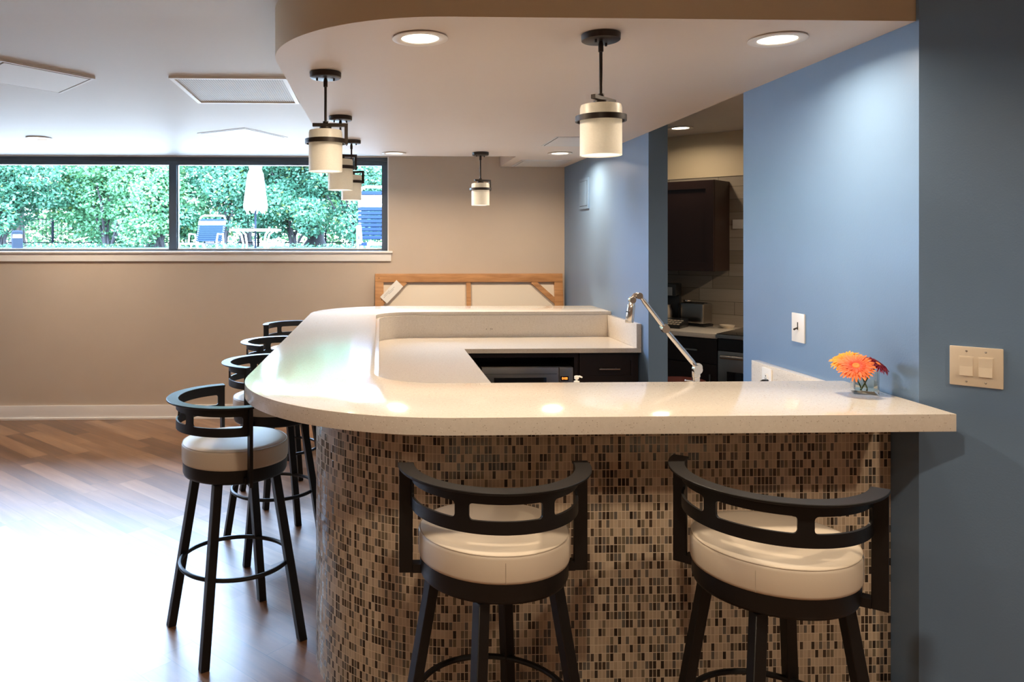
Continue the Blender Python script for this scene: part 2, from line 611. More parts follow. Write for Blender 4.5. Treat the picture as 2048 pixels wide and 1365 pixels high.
# main ceiling stops at the blue wall so the kitchen keeps its own, higher one
cm2 = MB()
pl = [(XL - .1, YF - .1), (3.9, YF - .1), (3.9, .06), (1.70, 2.26), (1.70, YB), (XL - .1, YB)]
cz = lambda y: FC if y < 2.9 else FC + (BC - FC) * (y - 2.9) / (YB - 2.9)
low = [(XL - .1, YF - .1), (3.9, YF - .1), (3.9, .06), (1.70, 2.26), (1.70, 2.9), (XL - .1, 2.9)]
n = len(low)
cm2.prism(low, FC, 2.62)
q = [(XL - .1, 2.9), (1.70, 2.9), (1.70, YB), (XL - .1, YB)]
cm2.add([(x, y, cz(y)) for x, y in q] + [(x, y, 2.62) for x, y in q], [(3, 2, 1, 0), (4, 5, 6, 7), (0, 1, 5, 4), (1, 2, 6, 5), (2, 3, 7, 6), (3, 0, 4, 7)])
struct(cm2.build('ceiling', 'ceiling_paint', smooth=False))

# soffit over the bar
sof = [(XW, 2.30)] + [(XW, 6.79), (1.07, 6.79), (1.07, 5.97)] + arc(.205, 5.37, .60, 90, 180, 24) + arc(.205, 2.90, .60, 180, 270, 32)
so = MB().prism(sof, S, 2.5).build('ceiling_soffit', 'tan_paint', angle=30)
so.data.materials.append(M['soffit_paint'])
for p in so.data.polygons:
    if p.normal.z < -0.9 or p.center.y > 5.95:
        p.material_index = 1
        p.use_smooth = False
struct(so)

# back wall with the window band
wb = MB()
wb.box(XL - .12, XW + .12, YB, YB + .16, 0, 1.485)
wb.box(.07, XW + .12, YB, YB + .16, 1.485, 2.6)
wb.box(XL - .12, .07, YB, YB + .16, 2.332, 2.6)
struct(wb.build('wall_back', 'beige_paint', smooth=False))
struct(MB().box(XL - .12, XL, YF, YB, 0, 2.6).build('wall_left', 'beige_paint', smooth=False))
struct(MB().box(XL - .12, 4.0, YF - .12, YF, 0, 2.6).build('wall_front', 'beige_paint', smooth=False))
struct(MB().box(3.8, 3.92, YF, .22, 0, 2.6).build('wall_side', 'beige_paint', smooth=False))
struct(MB().box(XW, XW + .12, 4.65, YB - .001, 0, 2.6).build('wall_right', 'blue_paint', smooth=False))
struct(MB().prism([(XW, 2.287), (3.80, .145), (3.885, .23), (XW + .12, 2.337), (XW + .12, 3.42), (XW, 3.42)], 0, 2.6).build('wall_corner', 'blue_paint', smooth=False))

# kitchen room beyond the opening
R2 = math.sqrt(.5)
kdir = Vector((R2, -R2, 0)); kn = Vector((-R2, -R2, 0)); K0 = Vector((2.8, 5.75, 0))
def kp(s, d):   # point s metres along the kitchen wall, d metres out from it
    return K0 + kdir * s + kn * d
def kpoly(s0, s1, d0, d1):
    return [tuple(kp(s0, d1)[:2]), tuple(kp(s1, d1)[:2]), tuple(kp(s1, d0)[:2]), tuple(kp(s0, d0)[:2])]
struct(MB().prism(kpoly(-1.44, 3.2, -.12, 0), 0, 2.6).build('wall_kitchen', 'tan_paint', smooth=False))
struct(MB().prism(kpoly(3.2, 3.32, -.12, 3.16), 0, 2.6).build('wall_kitchen_end', 'tan_paint', smooth=False))
struct(MB().prism([(1.6995, 2.34), (3.82, .22), (6.4, 2.6), (6.4, 4.0), (3.6, 7.4), (1.6995, 7.4)], 2.43, 2.62).build('ceiling_kitchen', 'ceiling_paint', smooth=False))
kt = MB(); kt.add([kp(-1.3, .006) + Vector((0, 0, .914)), kp(2.6, .006) + Vector((0, 0, .914)), kp(2.6, .006) + Vector((0, 0, 2.08)), kp(-1.3, .006) + Vector((0, 0, 2.08)),
                   kp(-1.3, .0) + Vector((0, 0, .914)), kp(2.6, .0) + Vector((0, 0, .914)), kp(2.6, .0) + Vector((0, 0, 2.08)), kp(-1.3, .0) + Vector((0, 0, 2.08))],
                  [(0, 1, 2, 3), (7, 6, 5, 4), (0, 4, 5, 1), (1, 5, 6, 2), (2, 6, 7, 3), (3, 7, 4, 0)])
ko = struct(kt.build('wall_kitchen_tile', 'kitchen_tile', smooth=False))
uvl = ko.data.uv_layers.new(name='uv')
for lp in ko.data.loops:
    c = ko.data.vertices[lp.vertex_index].co
    uvl.data[lp.index].uv = ((c - K0).dot(kdir) + 5, c.z)
struct(MB().prism(kpoly(-1.3, 2.6, 0, .012), 2.08, 2.43).build('ceiling_bulkhead', 'tan_paint', smooth=False))

# baseboards, sill
def baseboard(name, poly_box):
    b = MB()
    x0, x1, y0, y1 = poly_box
    b.box(x0, x1, y0, y1, 0, .115)
    struct(b.build(name, 'white_trim', bevel=.004))
bb = MB().box(XL, XW, YB - .014, YB, .012, .125)
bb.box(XL, XW, YB - .026, YB - .0, 0, .02)
struct(bb.build('baseboard_back', 'white_trim', bevel=.004))
baseboard('baseboard_left', (XL, XL + .015, YF, YB - .03))
ws = MB().box(XL, .093, YB - .022, YB, 1.398, 1.472)
struct(ws.build('trim_1', 'white_trim', bevel=.004))
ws = MB().box(XL, .105, YB - .042, YB + .085, 1.470, 1.488)
struct(ws.build('trim_2', 'white_trim', bevel=.005))
struct(MB().box(.062, .072, YB - .002, YB + .09, 1.488, 2.332).build('trim_3', 'white_trim'))

# windows: four panes, dark frames
edges = [.068, -1.868, -3.80, -5.73, -7.66]
for i in range(4):
    x1, x0 = edges[i], edges[i + 1]
    f = MB()
    y0, y1 = YB + .085, YB + .150
    t = .034 if i else .058
    f.box(x0, x1, y0, y1, 2.262, 2.335)
    f.box(x0, x1, y0 - .02, y0 + .01, 2.300, 2.335)
    f.box(x0, x1, y0, y1, 1.486, 1.502)
    f.box(x1 - t, x1, y0 + .0005, y1, 1.502, 2.262)
    f.box(x0, x0 + .034, y0 + .0005, y1, 1.502, 2.262)
    f.box(x0 + .038, x0 + .044, y0 + .02, y1, 1.502, 2.262)
    w = struct(f.build('window_%d' % (i + 1), 'frame_dark', smooth=False))
    MB().box(x0 + .03, x1 - t + .004, y0 + .030, y0 + .036, 1.498, 2.266).build('pane', 'window_glass', w, smooth=False)
    MB().box(x0 + .04, x1 - t, y0 + .012, y0 + .055, 1.500, 1.512).build('glazing_bead', 'white_trim', w, smooth=False)

# window light portals guide the daylight sampling
for i in range(4):
    x1, x0 = edges[i], edges[i + 1]
    ld = bpy.data.lights.new('portal', 'AREA')
    ld.shape = 'RECTANGLE'; ld.size = x1 - x0; ld.size_y = .85
    ld.cycles.is_portal = True
    lo = bpy.data.objects.new('window_portal', ld)
    col.objects.link(lo)
    lo.location = ((x0 + x1) / 2, YB + .17, 1.91)
    lo.rotation_euler = (-PI / 2, 0, 0)

# ---------------------------------------------------------------- downlights
def make_downlight():
    t = thing('recessed_downlight', 'x', 'ceiling light')
    MB().lathe([(.064, .0), (.091, -.002), (.0935, -.006), (.088, -.008), (.066, -.007), (.062, -.004)], 48, cap=False).build('trim_ring', 'white_trim', t)
    MB().lathe([(.0005, -.003), (.03, -.0036), (.063, -.0030), (.063, 0), (.0005, 0)], 40).build('lens', 'lamp_glow', t)
    return t
dl0 = make_downlight()
def lamp(x, y, z, w, size=.11, spread=160, color=WARM):
    ld = bpy.data.lights.new('downlight_lamp', 'AREA')
    ld.shape = 'DISK'; ld.size = size; ld.energy = w; ld.color = color
    ld.spread = math.radians(spread)
    o = bpy.data.objects.new('downlight_lamp', ld)
    col.objects.link(o)
    o.location = (x, y, z - .012)
    return o
DL = [(.132, 2.536, S, DOWNLIGHT_W, 'round recessed ceiling light over the curved end of the bar, nearest on the left'),
      (1.333, 2.51, S, DOWNLIGHT_W, 'round recessed ceiling light beside the blue wall above the flower vase'),
      (.101, 5.769, S, DOWNLIGHT_W * 1.7, 'small distant recessed ceiling light just right of the window corner'),
      (1.362, 5.728, S, DOWNLIGHT_W * 1.3, 'distant recessed ceiling light beside the far blue wall near the lowered corner box'),
      (2.262, 5.66, 2.43, 3.5, 'recessed ceiling light inside the dark kitchen beyond the opening'),
      (3.4, 3.9, 2.43, 34, 'recessed ceiling light over the hidden part of the kitchen'),
      (-2.588, 5.841, cz(5.841), 22, 'recessed ceiling light in the bright ceiling in front of the long window')]
# unseen lights added out of frame to supply the room's general light
DL += [(.2, .75, FC, ROOM_LIGHT_W, 'unseen added recessed ceiling light behind the camera, left'), (2.2, .55, FC, ROOM_LIGHT_W * 1.2, 'unseen added recessed ceiling light behind the camera, right'),
       (-2.6, .2, FC, ROOM_LIGHT_W, 'unseen added recessed ceiling light behind the camera, far left'), (-2.0, -2.5, FC, ROOM_LIGHT_W, 'unseen added recessed ceiling light at the rear left of the room'),
       (1.6, -2.5, FC, ROOM_LIGHT_W, 'unseen added recessed ceiling light at the rear right of the room')]
for i, (x, y, z, w, lab) in enumerate(DL):
    o = dl0 if i == 0 else copy_thing(dl0, (0, 0, 0), 0, lab)
    o.location = (x, y, z)
    o['label'] = lab
    o['group'] = 'recessed ceiling lights'
    lamp(x, y, z, w)

# ---------------------------------------------------------------- ceiling fittings
def tilt_z(y):
    return cz(y)
def ceiling_panel(name, label, corners, zf, thick=.006, lip=.014, mm='panel_white'):
    """corners in plan; a thin plate with a shadow gap and a frame lip"""
    t = thing(name, label, 'ceiling panel')
    c = Vector((sum(p[0] for p in corners) / 4, sum(p[1] for p in corners) / 4))
    def ring(k, dz):
        return [(c.x + (p[0] - c.x) * k, c.y + (p[1] - c.y) * k, zf(c.y + (p[1] - c.y) * k) - dz) for p in corners]
    a = MB()
    o, i_ = ring(1.0, 0), ring(1.0, thick)
    o2, i2 = ring(.94, 0), ring(.94, thick)
    a.add(o + i_ + o2 + i2, [(0, 1, 5, 4), (1, 2, 6, 5), (2, 3, 7, 6), (3, 0, 4, 7), (4, 5, 13, 12), (5, 6, 14, 13), (6, 7, 15, 14), (7, 4, 12, 15), (8, 9, 13, 12), (9, 10, 14, 13), (10, 11, 15, 14), (11, 8, 12, 15)])
    a.build('frame', mm, t, smooth=False)
    g = MB(); g.add(ring(.945, .001) + ring(.945, .0), [(0, 1, 2, 3), (7, 6, 5, 4)]); g.build('shadow_gap', 'gap', t, smooth=False)
    b = MB(); u, d = ring(.90, .0015), ring(.90, thick + .001)
    b.add(u + d, [(0, 1, 2, 3), (7, 6, 5, 4), (0, 4, 5, 1), (1, 5, 6, 2), (2, 6, 7, 3), (3, 7, 4, 0)])
    b.build('hatch', mm, t, smooth=False)
    return t
ceiling_panel('access_panel', 'large grey-white ceiling access panel set diagonally at the left edge', [(-1.44, 3.88), (-1.757, 4.23), (-2.08, 3.885), (-1.74, 3.535)], cz, .012)
ceiling_panel('access_panel', 'pale diamond-shaped access panel in the bright ceiling above the window', [(-.95, 5.345), (-.70, 5.76), (-1.09, 6.0), (-1.34, 5.59)], cz, .003)
ceiling_panel('access_panel', 'flush square access panel in the soffit behind the nearest pendant', [(1.55, 4.85), (1.55, 5.32), (1.13, 5.32), (1.13, 4.85)], lambda y: S, .003)
ceiling_panel('access_panel', 'square panel with a dark gap under the lowered corner box', [(1.57, 6.20), (1.57, 6.68), (1.16, 6.68), (1.16, 6.20)], lambda y: S, .008)
t = thing('ceiling_vent', 'perforated metal ceiling return grille beside the curved soffit', 'ceiling vent')
v = MB()
x0, x1, y0, y1 = -1.065, -.475, 3.85, 4.47
def zbox(b, xa, xb, ya, yb, up, dn):
    b.add([(xa, ya, cz(ya) - dn), (xb, ya, cz(ya) - dn), (xb, yb, cz(yb) - dn), (xa, yb, cz(yb) - dn), (xa, ya, cz(ya) + up), (xb, ya, cz(ya) + up), (xb, yb, cz(yb) + up), (xa, yb, cz(yb) + up)],
          [(3, 2, 1, 0), (4, 5, 6, 7), (0, 1, 5, 4), (1, 2, 6, 5), (2, 3, 7, 6), (3, 0, 4, 7)])
for a in ((x0, x0 + .022, y0, y1), (x1 - .022, x1, y0, y1), (x0 + .022, x1 - .022, y0, y0 + .02), (x0 + .022, x1 - .022, y1 - .02, y1)):
    zbox(v, *a, .0, .012)
v.build('frame', 'white_trim', t, smooth=False)
v = MB(); zbox(v, x0 + .02, x1 - .02, y0 + .018, y1 - .018, 0, .005); v.build('grille', 'grille', t, smooth=False)

# ---------------------------------------------------------------- bar
FR, LX, BY = 2.116, -.49, 5.925
outer = [(XW - .014, FR)] + arc(.21, FR + .70, .70, 270, 180, 32) + arc(.12, BY - .61, .61, 180, 90, 28) + [(XW - .002, BY - .02)]
inner = [(XW - .014, 2.645)] + arc(.205, 2.875, .23, 270, 180, 32) + arc(.23, 5.14, .26, 180, 90, 28) + [(XW - .002, 5.405)]
bt = MB()
# slab: outer edge 50 mm thick, inner edge 24 mm; section per station
n = len(outer)
vs_, fs_ = [], []
for (ox, oy), (ix, iy) in zip(outer, inner):
    d = Vector((ix - ox, iy - oy)); L = d.length; d.normalize()
    mx, my = ox + d.x * .06, oy + d.y * .06
    vs_ += [(ox, oy, 1.017), (ox, oy, 1.067), (ix, iy, 1.067), (ix, iy, 1.044), (mx, my, 1.044), (mx, my, 1.017)]
for i in range(n - 1):
    a, b = 6 * i, 6 * i + 6
    for k in range(6):
        fs_.append((a + k, b + k, b + (k + 1) % 6, a + (k + 1) % 6))
fs_ += [(5, 4, 3, 2, 1, 0), tuple(6 * (n - 1) + k for k in range(6))]
bt.add(vs_, fs_)
tag(bt.build('countertop', 'quartz', bevel=.002, angle=30), 'long curved cream quartz raised bar top wrapping around the work area', 'bar top')

# base wall: mosaic outside
bo = [(XW - .001, 2.415)] + arc(.255, 2.915, .50, 270, 180, 32) + arc(.255, 5.12, .50, 180, 90, 28) + [(XW - .001, 5.62)]
bi = [(XW - .001, 2.640)] + arc(.205, 2.875, .235, 270, 180, 32) + arc(.235, 5.14, .265, 180, 90, 28) + [(XW - .001, 5.42)]
bar = thing('bar', 'curved bar base covered in small brown and beige mosaic tiles', 'bar', (0, 0, 0))
core_o = [(p[0] + (q[0] - p[0]) * .04, p[1] + (q[1] - p[1]) * .04) for p, q in zip(bo, bi)]
MB().strip(core_o, bi, 0, 1.016).build('core', 'beige_paint', bar, angle=30)
mo = MB()
mo.strip(bo, core_o, 0, 1.0165)
mob = mo.build('mosaic_facing', 'mosaic', bar, angle=30)
ss = [0]
for i in range(1, len(bo)):
    ss.append(ss[-1] + math.dist(bo[i], bo[i - 1]))
uvl = mob.data.uv_layers.new(name='uv')
for lp in mob.data.loops:
    c = mob.data.vertices[lp.vertex_index].co
    k = lp.vertex_index // 4
    uvl.data[lp.index].uv = (ss[k] + 3.0, c.z + .003)

# lower worktop with its splashbacks
spl_o = [(XW - .001, 2.64)] + arc(.205, 2.875, .235, 270, 180, 32) + arc(.235, 5.14, .265, 180, 90, 28) + [(XW - .001, 5.42)]
spl_i = [(XW - .001, 2.662)] + arc(.205, 2.875, .213, 270, 180, 32) + arc(.235, 5.14, .243, 180, 90, 28) + [(XW - .001, 5.42 - .022)]
WS = .889
wt = thing('worktop', 'low cream quartz worktop inside the raised bar with upstands', 'worktop')
ctr = [(XW - .002, 3.28)]
inn = [(XW - .002, 3.28), (.527, 3.28), (.527, 4.775), (XW - .002, 4.775)]
poly = inn + list(reversed(spl_i))
w_ = MB()
# triangulated plan: build with bmesh fill for the concave outline
bm = bmesh.new()
vv = [bm.verts.new((p[0], p[1], WS)) for p in poly]
fc = bm.faces.new(vv)
bmesh.ops.triangulate(bm, faces=[fc])
bm.verts.ensure_lookup_table(); bm.verts.index_update()
tris = [tuple(v.index for v in f.verts) for f in bm.faces]
bm.free()
npl = len(poly)
w_.add([(p[0], p[1], WS) for p in poly] + [(p[0], p[1], WS - .028) for p in poly],
       tris + [tuple(npl + i for i in reversed(tr)) for tr in tris] + [(i, (i + 1) % npl, npl + (i + 1) % npl, npl + i) for i in range(npl)])
w_.build('slab', 'quartz', wt, smooth=False)
MB().strip(spl_o, spl_i, WS - .028, 1.0435).build('backsplash', 'quartz', wt, angle=30)
MB().box(XW - .032, XW - .001, 4.775, 5.396, WS + .0005, 1.0435).build('side_splash', 'quartz', wt, bevel=.002)
MB().box(XW - .032, XW - .001, 2.665, 3.28, WS + .0005, 1.0435).build('side_splash', 'quartz', wt, bevel=.002)

# base cabinets
def bar_handle(parent, a, b, off, r=.006):
    a, b, off = Vector(a), Vector(b), Vector(off)
    m = MB()
    d = (b - a).normalized()
    m.cyl(a + off, b + off, r, 10)
    m.cyl(a + d * .02, a + d * .02 + off, r * .8, 8)
    m.cyl(b - d * .02, b - d * .02 + off, r * .8, 8)
    return m.build('handle', 'steel', parent)
def shaker(parent, name, x0, x1, z0, z1, y, mm='espresso', s=-1, handle=None):
    """front lying in an xz plane at y, facing s*y"""
    m = MB()
    d = .018
    ya, yb = sorted((y, y + s * d))
    m.box(x0 + .003, x1 - .003, *sorted((y, y + s * d * .55)), z0 + .003, z1 - .003)
    w = .05
    for bx in ((x0 + .003, x0 + w, z0 + .003, z1 - .003), (x1 - w, x1 - .003, z0 + .003, z1 - .003), (x0 + w, x1 - w, z0 + .003, z0 + w), (x0 + w, x1 - w, z1 - w, z1 - .003)):
        m.box(bx[0], bx[1], ya, yb, bx[2], bx[3])
    o = m.build(name, mm, parent, smooth=False)
    return o
cab = thing('base_cabinet', 'dark espresso base cabinet with an open niche holding the microwave', 'cabinet')
c = MB()
c.box(.55, .575, 4.83, 5.38, 0, .86); c.box(1.240, 1.262, 4.83, 5.38, 0, .86); c.box(.575, 1.24, 4.83, 5.38, .40, .44)
c.box(.575, 1.24, 5.34, 5.38, .44, .86); c.box(.575, 1.24, 4.83, 5.34, .825, .86); c.box(.575, 1.24, 4.87, 5.38, 0, .40)
c.build('body', 'espresso', cab, smooth=False)
d_ = shaker(cab, 'door', .555, 1.258, .10, .40, 4.83)
bar_handle(d_, (.80, 4.812, .34), (1.0, 4.812, .34), (0, -.022, 0))
cab = thing('base_cabinet', 'dark espresso drawer cabinet beside the microwave against the blue wall', 'cabinet')
MB().box(1.263, XW - .003, 4.83, 5.38, 0, .86).build('body', 'espresso', cab, smooth=False)
d_ = shaker(cab, 'drawer', 1.268, XW - .006, .66, .855, 4.83); bar_handle(d_, (1.39, 4.812, .754), (1.525, 4.812, .754), (0, -.022, 0))
d_ = shaker(cab, 'drawer', 1.268, XW - .006, .38, .655, 4.83); bar_handle(d_, (1.39, 4.812, .58), (1.525, 4.812, .58), (0, -.022, 0))
d_ = shaker(cab, 'drawer', 1.268, XW - .006, .10, .375, 4.83); bar_handle(d_, (1.39, 4.812, .30), (1.525, 4.812, .30), (0, -.022, 0))
cab = thing('base_cabinet', 'dark espresso cabinet run under the left arm of the worktop', 'cabinet')
MB().box(0.02, .50, 3.20, 4.82, 0, .86).build('body', 'espresso', cab, smooth=False)
for k in range(3):
    ya = 3.32 + k * .5
    dd = MB().box(.50, .518, ya + .003, ya + .497, .10, .855).build('door', 'espresso', cab, bevel=.003)
    bar_handle(dd, (.518, ya + .05, .70), (.518, ya + .05, .82), (.022, 0, 0))
cab = thing('base_cabinet', 'dark espresso sink cabinet hidden below the front worktop arm', 'cabinet')
MB().box(.505, XW - .003, 2.665, 3.235, 0, .86).build('body', 'espresso', cab, smooth=False)
for k in range(2):
    xa = .55 + k * .55
    dd = MB().box(xa + .003, xa + .547, 3.235, 3.253, .10, .855).build('door', 'espresso', cab, bevel=.003)
    bar_handle(dd, (xa + (.5 if k == 0 else .05), 3.253, .70), (xa + (.5 if k == 0 else .05), 3.253, .82), (0, .022, 0))

# microwave
mw = thing('microwave', 'stainless steel microwave with orange clock digits in the cabinet niche', 'microwave', (0, 0, 0))
MB().box(.645, 1.231, 4.845, 5.25, .4405, .763).build('body', 'steel', mw, bevel=.004)
dr = MB().box(.645, 1.139, 4.818, 4.8445, .445, .762).build('door', 'steel', mw, bevel=.004)
MB().box(.722, 1.058, 4.813, 4.8178, .49, .699).build('window', 'black_glass', dr, bevel=.002)
MB().box(.66, 1.125, 4.815, 4.8178, .7205, .7225).build('groove', 'gap', dr, smooth=False)
pn = MB().box(1.141, 1.231, 4.818, 4.8445, .445, .762).build('control_panel', 'steel', mw, bevel=.004)
MB().box(1.150, 1.200, 4.814, 4.8178, .679, .706).build('display', 'black_glass', pn, smooth=False)
SEG = {'0': 'abcdef', '9': 'abcdfg', '1': 'bc'}
dg = MB()
def digit(ch, x, z, w, h, y):
    s = w * .28
    P = {'a': (0, w, h - s, h), 'd': (0, w, 0, s), 'g': (0, w, h / 2 - s / 2, h / 2 + s / 2), 'f': (0, s, h / 2, h), 'e': (0, s, 0, h / 2), 'b': (w - s, w, h / 2, h), 'c': (w - s, w, 0, h / 2)}
    for k in SEG[ch]:
        a = P[k]
        dg.box(x + a[0], x + a[1], y - .001, y, z + a[2], z + a[3])
for k, (ch, xx) in enumerate((('0', 1.158), ('0', 1.173), ('9', 1.184))):
    digit(ch, xx, .686, .0085, .0135, 4.8138)
for zz in (.689, .695):
    dg.box(1.1685, 1.1705, 4.8128, 4.8138, zz, zz + .002)
dg.build('digits', 'led_orange', pn, smooth=False)
for r in range(4):
    for q_ in range(3):
        MB().box(1.152 + q_ * .025, 1.170 + q_ * .025, 4.8155, 4.8178, .64 - r * .03, .655 - r * .03).build('button', 'black_plastic', pn, smooth=False)

# wall outlet on the backsplash (lies on its side)
def duplex(name, label, w, h):
    t = thing(name, label, 'outlet')
    MB().box(-w / 2, w / 2, -.006, 0, -h / 2, h / 2).build('cover_plate', 'white_plastic', t, bevel=.002)
    for s in (-1, 1):
        f = MB().lathe([(.0001, 0), (.0155, 0), (.0165, .0012), (.0155, .003), (.0001, .003)], 20, Matrix.Translation((s * .020 * (1 if w > h else 0), -.006, s * .020 * (0 if w > h else 1))) @ Matrix.Rotation(PI / 2, 4, 'X')).build('socket_face', 'white_plastic', t)
        g = MB()
        cx_, cz_ = (s * .020, 0) if w > h else (0, s * .020)
        for dx, dz, sx, sz in ((-.005, .004, .0035, .0012), (-.005, -.005, .0035, .0012), (.006, 0, .0025, .0025)):
            if w > h:
                g.box(cx_ + dx - sx, cx_ + dx + sx, -.0096, -.009, cz_ + dz - sz, cz_ + dz + sz)
            else:
                g.box(cx_ + dz - sz, cx_ + dz + sz, -.0096, -.009, cz_ + dx - sx, cz_ + dx + sx)
        g.build('slots', 'gap', f, smooth=False)
    return t
o = duplex('wall_outlet', 'white horizontal double outlet on the quartz backsplash', .122, .077)
o.location = (.768, 5.398, .945)
o = duplex('wall_outlet', 'pale outlet on the near side splash behind the bar top', .075, .118)
o.location = (XW - .032, 3.14, .972); o.rotation_euler = (0, 0, -PI / 2)

# faucet: jointed chrome
fa = thing('faucet', 'jointed chrome kitchen faucet with folding arms rising behind the bar', 'faucet', (1.262, 3.0, WS))
f = MB()
f.lathe([(.026, 0), (.026, .006), (.018, .010), (.0145, .012), (.0145, .13), (.0165, .132), (.0165, .150), (.0155, .155)], 24)
f.build('base', 'chrome', fa)
J1 = Vector((0.004, 0, .163)); J2 = Vector((-.128, 0, .325)); J3 = Vector((-.232, 0, .457))
def disc(c, r, t_, ax=Vector((0, 1, 0))):
    return (c - ax * t_ / 2, c + ax * t_ / 2, r)
f = MB()
for c_, r_, t2 in ((J1 + Vector((-.004, -.012, 0)), .018, .022), (J1 + Vector((.006, .010, .006)), .017, .020), (J2 + Vector((0, -.01, 0)), .016, .022), (J2 + Vector((.003, .010, .004)), .0155, .02), (J3, .013, .03)):
    a, b, r = disc(c_, r_, t2); MB().cyl(a, b, r, 24).build('joint', 'chrome', fa)
def arm(a, b, r):
    m = MB(); a, b = Vector(a), Vector(b); d = (b - a).normalized(); L = (b - a).length
    pts = [a, a + d * .02, a + d * .028, b - d * .028, b - d * .02, b]
    m.tube(pts, [r * .8, r * .8, r, r, r * .8, r * .8], 16); return m
arm(J1 + Vector((.003, .006, .004)), J2 + Vector((.002, .006, 0)), .0105).build('lower_arm', 'chrome', fa)
arm(J2 + Vector((0, -.006, 0)), J3 + Vector((.004, -.004, 0)), .0095).build('upper_arm', 'chrome', fa)
HX = Vector((-.258, 0, .440))
m = MB(); m.tube([J3 + Vector((0, 0, .006)), J3 + Vector((-.016, 0, .004)), HX + Vector((0, 0, .004))], [.007, .0075, .009], 14)
m.cyl(HX + Vector((0, -.012, 0)), HX + Vector((0, .012, 0)), .0125, 20); m.build('elbow', 'chrome', fa)
w2 = MB(); w2.tube([HX + Vector((0, 0, -.004)), HX + Vector((-.002, 0, -.016)), HX + Vector((-.003, 0, -.020)), HX + Vector((-.012, 0, -.088)), HX + Vector((-.012, 0, -.091))], [.010, .0125, .0145, .0165, .0145], 20)
w2.build('spray_wand', 'chrome', fa)
MB().cyl(HX + Vector((-.016, -.004, -.045)), HX + Vector((-.026, -.004, -.047)), .003, 10).build('spray_button', 'black_plastic', fa)
MB().cyl((-.012, -.012, .115), (-.052, -.02, .122), .003, 10).build('lever', 'chrome', fa)

# soap pumps standing on the worktop
def soap(label, loc, bottle, pump, rz=0, flip=1):
    t = thing('soap_dispenser', label, 'soap dispenser', loc, rz)
    MB().lathe([(.026, 0), (.028, .004), (.028, .055), (.022, .068), (.011, .074), (.011, .08)], 24).build('bottle', bottle, t)
    p = MB().lathe([(.012, .08), (.012, .09), (.0045, .092), (.0045, .10)], 16)
    p.build('collar', pump, t)
    h = MB(); h.lathe([(.008, .098), (.0095, .100), (.0095, .110), (.006, .113)], 16)
    h.tube([(0, 0, .108), (flip * .014, 0, .109), (flip * .024, 0, .105)], [.005, .0042, .003], 10)
    h.build('pump_head', pump, t)
    return t
s_ = soap('small white soap pump just showing above the bar top before the drawers', (.819, 3.15, WS), 'white_plastic', 'white_plastic')
s_ = soap('black soap pump peeking over the bar top near the flowers', (1.522, 2.95, WS), 'black_plastic', 'black_plastic', 0, -1)
s_.scale = (1, 1, 1.14)

